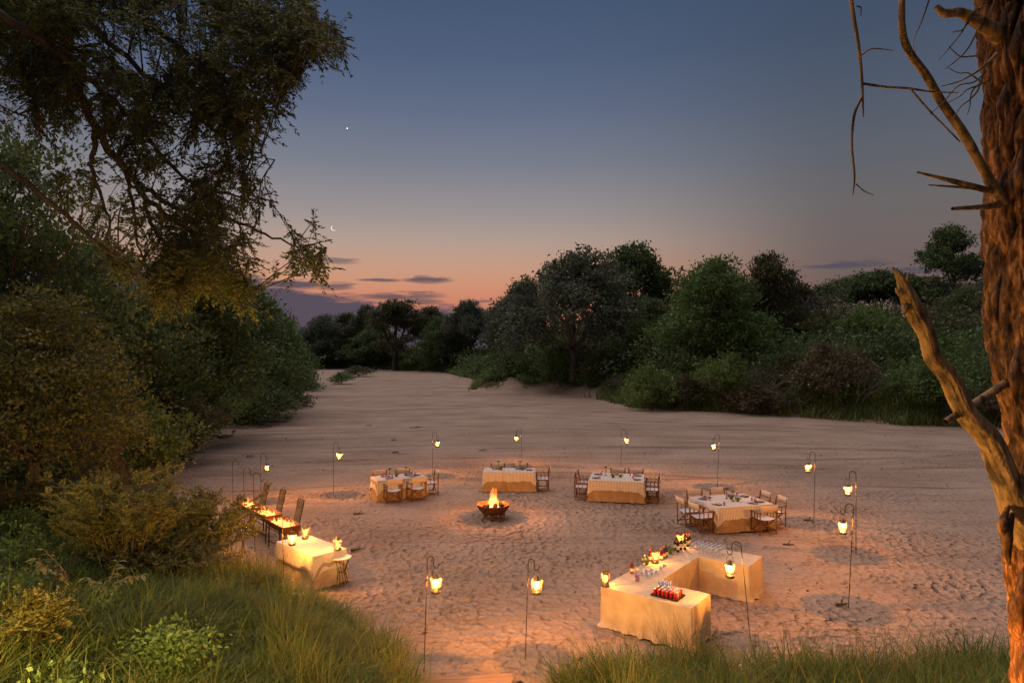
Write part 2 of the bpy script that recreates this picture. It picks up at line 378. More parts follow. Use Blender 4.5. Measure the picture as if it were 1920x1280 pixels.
def t_vor(t, co, sc):
    v = t.nodes.new('ShaderNodeTexVoronoi'); v.voronoi_dimensions = '2D'; v.inputs['Scale'].default_value = sc; t.links.new(co.outputs['Object'], v.inputs['Vector']); return v.outputs['Distance']
def sand_material():
    m = bpy.data.materials.new('river_sand'); m.use_nodes = True; t = m.node_tree; b = t.nodes['Principled BSDF']
    b.inputs['Roughness'].default_value = .95; b.inputs['Specular IOR Level'].default_value = .1
    co = t.nodes.new('ShaderNodeTexCoord')
    def noise(sc, det=4, st=None):
        n = t.nodes.new('ShaderNodeTexNoise'); n.inputs['Scale'].default_value = sc; n.inputs['Detail'].default_value = det
        v = co.outputs['Object']
        if st:
            mp = t.nodes.new('ShaderNodeMapping'); mp.inputs['Scale'].default_value = st[0]; mp.inputs['Rotation'].default_value = (0, 0, st[1])
            t.links.new(v, mp.inputs[0]); v = mp.outputs[0]
        t.links.new(v, n.inputs['Vector']); return n.outputs['Fac']
    def rmp(fac, p0, c0, p1, c1):
        r = t.nodes.new('ShaderNodeValToRGB'); e = r.color_ramp.elements
        e[0].position = p0; e[0].color = (*c0, 1); e[1].position = p1; e[1].color = (*c1, 1); t.links.new(fac, r.inputs[0]); return r.outputs[0]
    def mix(f, a, bb, bt='MIX'):
        n = t.nodes.new('ShaderNodeMix'); n.data_type = 'RGBA'; n.blend_type = bt
        if isinstance(f, float): n.inputs['Factor'].default_value = f
        else: t.links.new(f, n.inputs['Factor'])
        A, B = [q for q in n.inputs if q.type == 'RGBA'][:2]
        for i, x in ((A, a), (B, bb)):
            if isinstance(x, tuple): i.default_value = (*x, 1)
            else: t.links.new(x, i)
        return [q for q in n.outputs if q.type == 'RGBA'][0]
    base = rmp(noise(.35, 6), .3, (.282, .208, .154), .7, (.372, .280, .214))
    grain = rmp(noise(9, 6), .3, (.80, .78, .76), .65, (1.0, 1.0, 1.0))
    c = mix(1.0, base, grain, 'MULTIPLY')
    # thin curved drag and tyre marks, stretched along the bed, seen on the far sand
    tr1 = rmp(noise(1.0, 5, ((.05, .55, 1), .12)), .47, (1, 1, 1), .5, (.66, .63, .62))
    tr1b = rmp(noise(1.0, 5, ((.05, .55, 1), .12)), .5, (.0, .0, .0), .53, (1, 1, 1))
    tr1 = mix(tr1b, tr1, (1., 1., 1.))
    c = mix(.45, c, mix(1.0, c, tr1, 'MULTIPLY'))
    ak = t.nodes.new('ShaderNodeAttribute'); ak.attribute_name = 'track'
    c = mix(ak.outputs['Fac'], c, mix(1.0, c, (.56, .52, .50), 'MULTIPLY'))
    # scattered dark flecks of litter and dung
    v = t.nodes.new('ShaderNodeTexVoronoi'); v.inputs['Scale'].default_value = 1.1; t.links.new(co.outputs['Object'], v.inputs['Vector'])
    fl = rmp(v.outputs['Distance'], .035, (.45, .42, .4), .06, (1, 1, 1))
    c = mix(1.0, c, fl, 'MULTIPLY')
    at_ = t.nodes.new('ShaderNodeAttribute'); at_.attribute_name = 'cover'
    soil = rmp(noise(.9, 5), .35, (.045, .045, .022), .7, (.10, .09, .045))
    edge = t.nodes.new('ShaderNodeMath'); edge.operation = 'ADD'
    nm = t.nodes.new('ShaderNodeMath'); nm.operation = 'MULTIPLY_ADD'; nm.inputs[1].default_value = 1.0; nm.inputs[2].default_value = -.5
    t.links.new(noise(2.2, 5), nm.inputs[0])
    t.links.new(at_.outputs['Fac'], edge.inputs[0]); t.links.new(nm.outputs[0], edge.inputs[1])
    cov = rmp(edge.outputs[0], .42, (0, 0, 0), .58, (1, 1, 1))
    c = mix(cov, c, soil)
    t.links.new(c, b.inputs['Base Color'])
    # relief: trodden hollows with sharp rims (only where people walk), grain, ripples
    def vm(op, a, bb):
        n = t.nodes.new('ShaderNodeVectorMath'); n.operation = op
        for k_, x in ((0, a), (1, bb)):
            if isinstance(x, tuple): n.inputs[k_].default_value = x
            else: t.links.new(x, n.inputs[k_])
        return n.outputs[0]
    def sm(op, a, bb=None, c_=None):
        n = t.nodes.new('ShaderNodeMath'); n.operation = op
        for k_, x in enumerate((a, bb, c_)):
            if x is None: continue
            if isinstance(x, (int, float)): n.inputs[k_].default_value = x
            else: t.links.new(x, n.inputs[k_])
        return n.outputs[0]
    nw = t.nodes.new('ShaderNodeTexNoise'); nw.inputs['Scale'].default_value = 3.5; nw.inputs['Detail'].default_value = 3; t.links.new(co.outputs['Object'], nw.inputs['Vector'])
    warp = vm('ADD', co.outputs['Object'], vm('MULTIPLY', vm('SUBTRACT', nw.outputs['Color'], (.5, .5, .5)), (.22, .22, 0)))
    def cells(sc, st):
        mp = t.nodes.new('ShaderNodeMapping'); mp.inputs['Scale'].default_value = st; t.links.new(warp, mp.inputs[0])
        v_ = t.nodes.new('ShaderNodeTexVoronoi'); v_.voronoi_dimensions = '2D'; v_.inputs['Scale'].default_value = sc; t.links.new(mp.outputs[0], v_.inputs['Vector'])
        return sm('MULTIPLY', sm('MINIMUM', sm('MULTIPLY', v_.outputs['Distance'], v_.outputs['Distance']), .5), sm('MULTIPLY_ADD', t_sep(v_.outputs['Color']), .8, .3))
    def t_sep(c_):
        n = t.nodes.new('ShaderNodeSeparateColor'); t.links.new(c_, n.inputs[0]); return n.outputs[0]
    ac = t.nodes.new('ShaderNodeAttribute'); ac.attribute_name = 'trodden'
    foot = sm('MULTIPLY', sm('ADD', sm('MULTIPLY', cells(5.0, (1, .85, 1)), .23), sm('MULTIPLY', cells(9.0, (1, 1, 1)), .05)), ac.outputs['Fac'])
    spoor = sm('MULTIPLY', sm('MAXIMUM', sm('SUBTRACT', .11, t_vor(t, co, 1.3)), 0.0), -.55)
    hgt_ = sm('ADD', sm('ADD', foot, sm('MULTIPLY', noise(5, 6), .05)), sm('ADD', spoor, sm('MULTIPLY', noise(1.0, 5, ((.12, 1.1, 1), .10)), .12)))
    bp = t.nodes.new('ShaderNodeBump'); bp.inputs['Strength'].default_value = 1.0; bp.inputs['Distance'].default_value = 1.0
    t.links.new(hgt_, bp.inputs['Height'])
    b2 = t.nodes.new('ShaderNodeBump'); b2.inputs['Strength'].default_value = .5; b2.inputs['Distance'].default_value = .012
    t.links.new(noise(45, 4), b2.inputs['Height']); t.links.new(bp.outputs[0], b2.inputs['Normal'])
    t.links.new(b2.outputs[0], b.inputs['Normal'])
    return m
me = np_mesh('river_sand', np.stack([GX, GY, GZ], -1).reshape(-1, 3), 4, quads, sand_material(), True)
# plant litter covers the banks except the eroded sandy bank in the middle distance
sandy = np.exp(-(((GX - 4.5) / 8.0) ** 2 + ((GY - 84) / 13.0) ** 2)) * (GY > 62)
cover = np.clip((GD + .2) / .8, 0, 1.5) * (1 - np.clip(sandy * 1.8, 0, 1) * (GD < 3.6))
path = np.exp(-(((GX + .45) / .8) ** 2)) * (GY < 12.5) * (GY > 5)
cover = np.clip(cover - 1.5 * path, 0, 1.5)
tk = me.attributes.new('track', 'FLOAT', 'POINT'); tk.data.foreach_set('value', track.astype(np.float32).ravel())
ta = me.attributes.new('trodden', 'FLOAT', 'POINT'); ta.data.foreach_set('value', (np.clip(camp * np.clip(patch * 1.25 - .15, .2, 1.1) + .12 * inside, 0, 1.1)).astype(np.float32).ravel())
ca = me.attributes.new('cover', 'FLOAT', 'POINT'); ca.data.foreach_set('value', cover.astype(np.float32).ravel())
ground = link('river_sand', me); tag(ground, 'pale sand of the dry riverbed and its banks', 'sand', kind='structure')

# ------------------------------------------------------------------ foliage generators (numpy)
def unit(a): return a / np.maximum(np.linalg.norm(a, axis=-1, keepdims=True), 1e-9)
def leaf_quads(P, A, L, Wd, r):
    """diamond leaves: base P, direction A, length L, width Wd"""
    n = len(P); R = unit(r.normal(size=(n, 3)))
    Sd = unit(np.cross(A, R)); L = np.asarray(L).reshape(-1, 1); Wd = np.asarray(Wd).reshape(-1, 1)
    nrm = np.cross(A, Sd)
    mid = P + A * L * .45 + nrm * L * .06
    return np.stack([P, mid + Sd * Wd / 2, P + A * L, mid - Sd * Wd / 2], 1).reshape(-1, 3)
def crown_cloud(lobes, n, leaf, seed, sub=26, sig=.20, squash=.8, droop=0.0, aspect=.55):
    """leaves gathered in tufts over the lobes (cx,cy,cz,r)"""
    r = np.random.default_rng(seed); lobes = np.asarray(lobes, float)
    w = lobes[:, 3] ** 2; w /= w.sum(); out = []
    for k, (cx, cy, cz, rad) in enumerate(lobes):
        m = int(n * w[k]);
        if m < 4: continue
        d = unit(r.normal(size=(sub, 3)) + np.array([0, 0, .25])); d[:, 2] *= squash
        tuft = d * rad * r.uniform(.5, 1.18, (sub, 1)); ts = r.uniform(.35, 1.5, sub)
        j = r.integers(0, sub, m)
        P = np.array([cx, cy, cz]) + tuft[j] + r.normal(size=(m, 3)) * np.array([1, 1, .62]) * (sig * rad * ts[j])[:, None]
        A = unit(unit(tuft[j]) * .7 + r.normal(size=(m, 3)) * .8 + np.array([0, 0, -droop]))
        L = leaf * r.uniform(.45, 1.6, m)
        out.append(leaf_quads(P, A, L, L * aspect, r))
    return np.concatenate(out)
def limb(mb, a, b, r0, r1, seed, bend=.12, n=6, k=6, sides=6):
    rr = random.Random(seed); a, b = Vector(a), Vector(b); L = (b - a).length
    pts = []; rad = []; o1 = Vector((rr.uniform(-1, 1), rr.uniform(-1, 1), rr.uniform(-.3, .6))) * L * bend
    for i in range(k + 1):
        t = i / k; p = a.lerp(b, t) + o1 * sin(pi * t)
        if 0 < i < k: p += Vector((rr.uniform(-1, 1), rr.uniform(-1, 1), rr.uniform(-1, 1))) * L * .025
        pts.append(p); rad.append(r0 + (r1 - r0) * t)
    mb.tube(pts, rad, sides); return pts

TREE_LIB = {}
def tree_proto(key, seed, height_, fork, lobes, n, leaf, leafm, barkm, r0, sub=26, sig=.2, squash=.8, droop=0., aspect=.55, twigs=3, lean=(0, 0)):
    """trunk mesh + crown mesh for a tree of the given height, base at the origin"""
    mb = MB(); rr = random.Random(seed)
    fk = Vector((lean[0], lean[1], fork))
    mb.tube([Vector((0, 0, -.6)), Vector((0, 0, .1)), fk * .5 + Vector((rr.uniform(-.1, .1), rr.uniform(-.1, .1), 0)) * fork * .3, fk], [r0 * 1.5, r0 * 1.15, r0 * .9, r0 * .75], 8)
    for i, (x, y, z, r) in enumerate(lobes):
        c = Vector((x, y, z - r * .25))
        pts = limb(mb, fk, c, r0 * .36, r0 * .09, seed + i, .14)
        for q in range(twigs):
            e = c + Vector((rr.uniform(-1, 1), rr.uniform(-1, 1), rr.uniform(-.1, .9))) * r * .85
            limb(mb, pts[3 + q % 3], e, r0 * .12, r0 * .03, seed * 7 + i * 5 + q, .12, k=4, sides=4)
    V = crown_cloud(lobes, n, leaf, seed, sub, sig, squash, droop, aspect)
    TREE_LIB[key] = (mb.mesh(key + '_trunk', barkm, True), np_mesh(key + '_crown', V, 4, mat=leafm), height_)
def place_tree(key, name, label, x, y, hgt, rz=0., z=None, cat='tree', group=None, wide=1.0, alt=None):
    tm, cm, h = TREE_LIB[key]; s = hgt / h
    e = empty(name, (x, y, hz(x, y) - .05 if z is None else z), rz); e.scale = (s * wide, s * wide, s)
    link('trunk', tm, None, e); c = link('crown', cm, None, e)
    if alt:
        c.material_slots[0].link = 'OBJECT'; c.material_slots[0].material = alt
    return tag(e, label, cat, group)
def ring_lobes(seed, k, R, z0, z1, r, top=2, jit=.25):
    rr = random.Random(seed); out = []
    for i in range(k):
        a = 2 * pi * i / k + rr.uniform(-.3, .3); q = R * rr.uniform(1 - jit, 1 + jit * .4)
        out.append((q * cos(a), q * sin(a), rr.uniform(z0, z1), r * rr.uniform(.8, 1.15)))
    for i in range(top):
        out.append((rr.uniform(-.4, .4) * R, rr.uniform(-.4, .4) * R, z1 + r * rr.uniform(.2, .7), r * rr.uniform(.85, 1.1)))
    return out
# unit: metres, scaled on placing
tree_proto('dome', 11, 14, 4.2, ring_lobes(11, 7, 4.6, 6.6, 9.5, 2.5, 4) + ring_lobes(12, 5, 2.6, 9.6, 11, 2.1, 2), 26000, .33, L_DARK, M_BARK, .40, sub=60, sig=.17)
tree_proto('greydome', 13, 14, 3.6, ring_lobes(13, 8, 5.6, 5.2, 8.5, 2.5, 3) + ring_lobes(14, 5, 3.2, 9.0, 10.8, 2.2, 3), 30000, .30, L_GREY, M_GREYBARK, .42, sub=60, sig=.15)
tree_proto('bushy', 15, 11, 2.0, ring_lobes(15, 8, 4.2, 2.4, 5.0, 2.3, 3) + ring_lobes(16, 6, 3.0, 6.0, 8.2, 2.0, 3), 30000, .28, L_MID, M_BARK, .3, sub=60, sig=.18)
tree_proto('umbrella', 17, 12, 5.0, ring_lobes(17, 7, 3.6, 7.4, 9.6, 2.1, 3), 14000, .32, L_DARK, M_BARK, .28, sub=36, sig=.2, squash=.5)
tree_proto('airy', 19, 17, 6.5, ring_lobes(19, 7, 3.0, 10.0, 14.0, 1.9, 4), 15000, .30, L_DARK, M_BARK, .26, sub=34, sig=.22, squash=.8)
tree_proto('weeping', 21, 14, 4.0, ring_lobes(21, 7, 3.4, 5.0, 10.5, 2.2, 4), 18000, .42, L_OLIVE, M_BARK, .5, sub=26, sig=.2, droop=1.6, aspect=.28)
tree_proto('shrub', 23, 4, .5, ring_lobes(23, 7, 1.5, 1.0, 2.0, 1.05, 3), 7000, .16, L_MID, M_TWIG, .10, sub=30, sig=.22)
tree_proto('roundbush', 25, 4, .4, ring_lobes(25, 8, 1.7, .8, 1.9, 1.1, 4), 9000, .15, L_DARK, M_TWIG, .10, sub=36, sig=.2)
tree_proto('spray', 27, 5, 1.4, ring_lobes(27, 7, 1.9, 2.0, 3.4, .85, 3), 8000, .17, L_MID, M_BARK, .16, sub=20, sig=.2, squash=.45, aspect=.3)
tree_proto('neardense', 29, 9, 2.6, ring_lobes(29, 9, 2.9, 2.4, 5.2, 1.6, 3) + ring_lobes(30, 6, 2.3, 5.6, 7.4, 1.5, 3), 30000, .15, L_DARK, M_BARK, .28, sub=44, sig=.19)

# bare thorny tree
def bare_tree(mb, a, d, L, r, depth, rr):
    b = a + d * L
    mb.tube([a, a.lerp(b, .5) + Vector((rr.uniform(-1, 1), rr.uniform(-1, 1), 0)) * L * .08, b], [r, r * .8, r * .6], 5)
    if depth == 0: return
    for _ in range(3 if depth > 2 else 2):
        nd = (d + Vector((rr.uniform(-1, 1), rr.uniform(-1, 1), rr.uniform(-.3, .5))) * .75).normalized()
        bare_tree(mb, b, nd, L * rr.uniform(.6, .82), r * .58, depth - 1, rr)

# ------------------------------------------------------------------ trees beyond the riverbed
def UT(u, Y): return (u - UC) / F * Y
def top_h(x, Y, v): return H0 + (VH - v) / F * Y - hz(x, Y)
def far(key, name, label, u, Y, vtop, rz, wide=1.0, alt=None, group='trees on the far bank', cat='tree'):
    x = UT(u, Y); return place_tree(key, name, label, x, Y, top_h(x, Y, vtop) , rz, wide=wide, alt=alt, group=group, cat=cat)
far('greydome', 'broadleaf_tree', 'wide grey-green domed tree above the bare sandy bank', 1075, 88, 466, .4, 1.05)
far('dome', 'broadleaf_tree', 'tall dark round-topped tree just behind the grey-green domed tree', 1192, 98, 452, 1.9, .86)
far('bushy', 'broadleaf_tree', 'dense mid-green tree with foliage down to the ground, right of the tallest crown', 1330, 72, 490, .8, 1.0)
far('bushy', 'broadleaf_tree', 'loose twiggy crown rising behind the right shoulder of the dense green tree', 1430, 82, 478, 2.2, .72, L_OLIVE)
far('airy', 'savanna_tree', 'lone tall tree with open crown and forked trunk against the sky by the big trunk', 1788, 112, 424, 3.4, .98)
far('umbrella', 'savanna_tree', 'flat-topped tree on the skyline, leftmost of the row right of the dense green tree', 1592, 150, 517, .3, 1.1)
far('umbrella', 'savanna_tree', 'larger flat-topped skyline tree second in the row, beside the bare dead branch tip', 1652, 142, 503, 2.3, 1.15)
far('umbrella', 'savanna_tree', 'flat-topped skyline tree between the dead branch tip and the lone tall tree', 1728, 146, 515, 4.0, 1.2, L_OLIVE)
far('umbrella', 'savanna_tree', 'low skyline tree half hidden behind the big trunk', 1852, 130, 520, 5.0, 1.2, L_GREY)
far('dome', 'broadleaf_tree', 'dull brownish tree behind the right edge of the dense green tree', 1500, 118, 528, 2.7, .8, L_BROWN)
far('bushy', 'broadleaf_tree', 'short dark tree filling the gap under the lone tall tree', 1800, 92, 540, 1.1, 1.0, L_DARK)
far('bushy', 'broadleaf_tree', 'shadowy green tree between the domed tree and the dense green tree', 1232, 80, 562, 3.9, .95, L_DARK)
far('weeping', 'weeping_tree', 'drooping olive tree with leaning stems in the middle of the far treeline', 742, 182, 560, .5, 1.25)
far('dome', 'savanna_tree', 'thin rounded tree against dark cloud, left of the drooping olive tree', 690, 205, 569, 1.2, .7, L_GREY)
far('dome', 'savanna_tree', 'smaller rounded tree against dark cloud, second from the left foliage', 652, 210, 584, 2.6, .8, L_OLIVE)
far('bushy', 'broadleaf_tree', 'round bluish tree at the far left end of the riverbed', 598, 200, 592, 2.0, 1.1, L_GREY)
far('dome', 'savanna_tree', 'spreading tree right of the drooping olive tree, orange sky behind', 806, 190, 572, 3.3, .85, L_OLIVE)
far('dome', 'broadleaf_tree', 'dark rounded tree in the far treeline under the last orange streak', 882, 165, 560, .9, .9, L_GREY)
far('bushy', 'broadleaf_tree', 'dark low tree between the drooping tree and the rounded far tree', 838, 172, 592, 4.4, 1.1, L_DARK)
far('greydome', 'broadleaf_tree', 'pale grey leafy tree left of the wide domed tree, over the green bank', 948, 118, 560, 2.2, .78)
far('dome', 'broadleaf_tree', 'dark tree stepping up behind the left edge of the domed tree', 975, 125, 524, 5.2, .75)
far('bushy', 'broadleaf_tree', 'low dark tree at the foot of the far treeline, left of centre', 700, 196, 612, 1.6, 1.5, L_DARK)
far('bushy', 'broadleaf_tree', 'far olive tree behind the small island of bushes', 640, 205, 618, 3.6, 1.4, L_OLIVE)
for u, Y, vt, key, lb in ((1540, 112, 530, 5, 'bare dead tree with forked branches on the right skyline'),
                          (1455, 66, 640, 4, 'small leafless thorny tree among the bushes under the dense green tree'),
                          (945, 96, 625, 5, 'bleached bare tree leaning over the bank left of the domed tree'),
                          (1850, 74, 545, 5, 'tangled bare grey tree beside the big trunk')):
    x = UT(u, Y); mb = MB(); bare_tree(mb, Vector((0, 0, -.3)), Vector((.1, 0, 1)).normalized(), 2.4, .2, key, random.Random(int(u)))
    zs = max(p[2] for p in mb.v); o = mb.build('bare_tree', M_GREYBARK); s = top_h(x, Y, vt) / zs
    o.location = (x, Y, hz(x, Y)); o.scale = (s, s, s); tag(o, lb, 'tree', 'bare trees')

for k, (u, Y, vt, sp_, lb) in enumerate(((1395, 60, 668, 1.0, 'leafless twiggy bush at the sand edge under the dense green tree'), (1600, 55, 668, 1.2, 'tall grey leafless bush above the right bank grass'),
                                       (1700, 62, 640, 1.0, 'leafless grey bush on the slope behind the dead branch'), (1485, 58, 715, 1.4, 'low tangle of dry stems at the sand edge'), (1165, 74, 690, 1.0, 'thin leafless bush at the right end of the sandy bank'))):
    x = UT(u, Y); mb = MB(); rr = random.Random(900 + k)
    for q in range(7):
        a = rr.uniform(0, 2 * pi); bare_tree(mb, Vector((cos(a) * .15, sin(a) * .15, -.2)), Vector((cos(a) * .6 * sp_, sin(a) * .6 * sp_, 1)).normalized(), 1.0, .035, 4, rr)
    zs = max(p[2] for p in mb.v); o = mb.build('bare_bush', M_GREYBARK); sc = max(1.0, (H0 + (VH - vt) / F * Y - min(hz(x, Y), 3)) / zs)
    o.location = (x, Y, min(hz(x, Y), 3)); o.scale = (sc, sc, sc); tag(o, lb, 'bush', 'leafless bushes on the right bank')

# ------------------------------------------------------------------ bushes on the right bank
def bush(key, name, label, u, v, vtop, rz, wide=1., alt=None, group='bushes on the right bank', Y=None):
    if Y is None: Y = F * H0 / (v - VH)
    x = UT(u, Y); hgt = (v - vtop) / F * Y
    return place_tree(key, name, label, x, Y, hgt, rz, z=min(hz(x, Y), 2.0) - .1, cat='bush', group=group, wide=wide, alt=alt)
bush('roundbush', 'round_bush', 'large round green bush standing on the sandy bank', 1050, 735, 645, .4, .95, L_MID)
bush('roundbush', 'round_bush', 'dull brown-grey bush on the sandy bank, right of the large round one', 1132, 742, 668, 1.4, 1.0, L_OLIVE)
bush('shrub', 'leafy_bush', 'pale fresh-leaved bush at the sand edge, right end of the bare bank', 1222, 768, 668, 2.0, .95, L_FRESH)
bush('shrub', 'leafy_bush', 'straggly green bush at the sand edge, second right of the bare bank', 1290, 768, 690, 3.0, 1.0, L_OLIVE)
bush('shrub', 'leafy_bush', 'upright yellow-green bush at the sand edge under the dense green tree', 1362, 770, 655, 4.0, .9, L_FRESH)
bush('roundbush', 'round_bush', 'brown twiggy bush sprawling at the sand edge, left of the grass tufts', 1420, 776, 700, 5.0, 1.3, L_BROWN)
bush('shrub', 'leafy_bush', 'reddish-brown dry bush above the grass tufts on the right bank', 1560, 780, 655, .7, 1.1, L_BROWN)
bush('roundbush', 'round_bush', 'dark round bush behind the dead branch on the right bank', 1660, 770, 640, 1.7, 1.2)
bush('shrub', 'leafy_bush', 'mid-green bush at the sand edge where the branch crosses it', 1740, 792, 690, 2.7, 1.2, L_MID)
bush('shrub', 'leafy_bush', 'dry pinkish-brown bush at the foot of the big trunk on the far bank', 1860, 798, 720, 3.7, 1.2, L_BROWN)
bush('roundbush', 'round_bush', 'olive bush on the slope between the two brown bushes', 1490, 770, 690, 4.7, 1.2, L_OLIVE)
bush('shrub', 'leafy_bush', 'bushy green clump on the small sand island, nearer one', 640, 720, 692, 1.0, 1.5, L_MID, 'bushes on the sand island')
bush('shrub', 'leafy_bush', 'flat green clump on the small sand island, farther one', 672, 706, 681, 2.0, 2.2, L_OLIVE, 'bushes on the sand island')

bush('spray', 'leafy_bush', 'pale spreading bush on the slope above the upright yellow-green bush', 1395, 740, 610, 1.3, .9, L_FRESH, Y=70)
bush('spray', 'leafy_bush', 'light green feathery bush high on the slope left of the dead branch', 1625, 730, 565, 2.6, 1.0, L_FRESH, Y=74)
bush('shrub', 'leafy_bush', 'fresh green bush on the slope right of the dead branch', 1790, 760, 640, .5, 1.2, L_FRESH, Y=62)
bush('spray', 'leafy_bush', 'dull feathery bush on the slope under the brownish tree', 1530, 735, 585, 4.2, 1.0, L_OLIVE, Y=78)
bush('shrub', 'leafy_bush', 'yellowish bush at the foot of the wide domed tree', 1000, 715, 650, 3.1, 1.1, L_FRESH, Y=98)

# ------------------------------------------------------------------ left bank
def leftb(key, name, label, u, Y, v0, vtop, rz, wide=1., alt=None, cat='tree'):
    x = UT(u, Y); zb = H0 + (VH - v0) / F * Y; hgt = (v0 - vtop) / F * Y
    return place_tree(key, name, label, x, Y, hgt, rz, z=min(zb, hz(x, Y)), cat=cat, group='trees and bushes on the left bank', wide=wide, alt=alt)
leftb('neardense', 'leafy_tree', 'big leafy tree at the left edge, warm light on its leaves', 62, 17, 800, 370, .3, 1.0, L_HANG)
leftb('neardense', 'leafy_tree', 'tall dark tree behind the leafy tree at the left edge', 20, 27, 820, 170, 1.3, .75)
leftb('neardense', 'leafy_tree', 'dark tree under the hanging branches, third from the left edge', 215, 34, 800, 470, 2.3, 1.0)
leftb('bushy', 'leafy_tree', 'dark dense tree under the tips of the hanging branches', 350, 42, 800, 505, 3.3, .95, L_DARK)
leftb('bushy', 'leafy_tree', 'dark green tree bulging toward the riverbed, left side', 438, 58, 790, 520, 4.1, .92, L_DARK)
leftb('bushy', 'leafy_tree', 'green tree at the right end of the left treeline', 494, 80, 760, 555, 5.1, .78, L_MID)
leftb('bushy', 'leafy_tree', 'farthest tree of the left treeline, low against dark cloud', 527, 105, 740, 595, .9, .78, L_DARK)
leftb('neardense', 'leafy_tree', 'tree with dead brown leaves hanging beside the leafy tree at the left edge', 196, 22, 760, 545, 5.5, .42, L_BROWN)
leftb('roundbush', 'round_bush', 'bright green rounded bush at the left sand edge', 258, 29, 900, 715, .8, .95, L_FRESH, 'bush')
leftb('roundbush', 'round_bush', 'dark bush at the left edge behind the yellow-leaved shrub', 80, 26, 945, 750, 1.8, 1.3, None, 'bush')
leftb('spray', 'thorn_tree', 'small spreading thorn tree with bare trunk at the left sand edge', 368, 38.5, 862, 690, 2.8, .95, L_MID)
leftb('roundbush', 'round_bush', 'dark sprawling bush at the sand edge under the left treeline', 470, 52, 800, 690, 3.8, 1.3, None, 'bush')
leftb('shrub', 'leafy_bush', 'loose bush reaching over the sand at the end of the left bank', 515, 66, 785, 690, 4.8, 1.3, L_OLIVE, 'bush')
leftb('roundbush', 'round_bush', 'small green bush at the far end of the left bank', 560, 92, 745, 680, 5.8, 1.0, L_MID, 'bush')
leftb('shrub', 'leafy_bush', 'grey-green bush between thorn tree and bright rounded bush', 318, 34, 870, 700, 2.1, 1.0, L_OLIVE, 'bush')

# ------------------------------------------------------------------ undergrowth (stuff): thickets and grass on the banks
def scatter_on_bank(n, test, seed):
    r = np.random.default_rng(seed); out = []
    while len(out) < n:
        X = r.uniform(-75, 95, 20000); Y = r.uniform(24, 215, 20000); D = bed_dist(X, Y)
        ok = test(X, Y, D) & (np.abs(X / Y) < .85)
        Z = height(X, Y, D)
        for q in np.nonzero(ok)[0]: out.append((X[q], Y[q], Z[q], D[q]))
    return np.array(out[:n])
def thicket(name, pts, leaf, per, hr, matl, label, seed, aspect=.5):
    r = np.random.default_rng(seed); Vs = []
    for (x, y, z, d) in pts:
        h = r.uniform(*hr); rad = h * r.uniform(.6, .95)
        k = 4; lob = [(x + r.uniform(-.5, .5) * rad, y + r.uniform(-.5, .5) * rad, z + h * r.uniform(.2, .55), rad * r.uniform(.5, .8)) for _ in range(k)]
        Vs.append(crown_cloud(lob, per, leaf * (1 + y / 160.0), int(r.integers(1e9)), 12, .24, .85, aspect=aspect))
    o = link(name, np_mesh(name, np.concatenate(Vs), 4, mat=matl)); return tag(o, label, 'undergrowth', kind='stuff')
nosand = lambda X, Y: ~((np.exp(-(((X - 4.5) / 8.0) ** 2 + ((Y - 84) / 13.0) ** 2)) > .45) & (bed_dist(X, Y) < 4.2))
R_side = lambda X, Y: (X > -6 + 0 * Y) & (Y > 40) & (X > (-20 + (170 - Y) * .1))
thicket('undergrowth', scatter_on_bank(430, lambda X, Y, D: (D > 2) & (D < 50) & R_side(X, Y) & (X > 8) & nosand(X, Y), 3), .24, 420, (2.0, 5.2), L_DARK, 'dark thicket covering the slope of the right bank', 101)
thicket('undergrowth', scatter_on_bank(190, lambda X, Y, D: (D > 1) & (D < 30) & R_side(X, Y) & (X > 14) & nosand(X, Y), 4), .22, 320, (1.0, 2.8), L_MID, 'lighter green scrub dotted over the right bank', 102)
thicket('undergrowth', scatter_on_bank(190, lambda X, Y, D: (D > .5) & (D < 30) & (Y > 110) & (X > -70) & (X < 12), 5), .26, 300, (1.8, 4.2), L_DARK, 'dark scrub along the far end of the riverbed', 103)
thicket('undergrowth', scatter_on_bank(170, lambda X, Y, D: (D > 1.2) & (D < 16) & (X < -14) & (Y < 130) & (Y > 27), 6), .20, 420, (1.6, 3.8), L_DARK, 'dark thicket under the left bank trees', 104)

thicket('undergrowth', scatter_on_bank(150, lambda X, Y, D: (D > 4.3) & (D < 26) & (X > -8) & (X < 22) & (Y > 62) & (Y < 135), 12), .26, 420, (2.0, 4.6), L_DARK, 'dark scrub under the wide domed tree above the sandy bank', 105)
thicket('undergrowth', scatter_on_bank(150, lambda X, Y, D: (D > 24) & (D < 75) & (X > 10) & (Y > 75) & (Y < 150), 13), .34, 420, (4.0, 7.0), L_OLIVE, 'hazy scrub along the skyline of the right bank', 106)
thicket('undergrowth', scatter_on_bank(110, lambda X, Y, D: (D > 12) & (D < 60) & (X > -16) & (X < 34) & (Y > 112) & (Y < 175), 16), .34, 420, (4.5, 8.0), L_DARK, 'deep dark growth behind the wide domed tree', 109)
thicket('undergrowth', scatter_on_bank(100, lambda X, Y, D: (D > 1.2) & (D < 7) & (X > -8) & (X < 13) & (Y > 70) & (Y < 112), 17), .15, 240, (.6, 1.7), L_MID, 'low green tufts scattered on the sandy bank', 110)
thicket('undergrowth', scatter_on_bank(130, lambda X, Y, D: (D > .3) & (D < 7) & (Y > 105) & (X > -60) & (X < 6), 14), .20, 240, (.9, 1.9), L_FRESH, 'bright green low growth on the bank left of the sandy bank', 107)
thicket('undergrowth', scatter_on_bank(230, lambda X, Y, D: (D > .2) & (D < 16) & (X > 12) & (Y < 80) & (Y > 42), 15), .17, 260, (.7, 1.9), L_FRESH, 'bright green low growth on the right bank slope', 108)
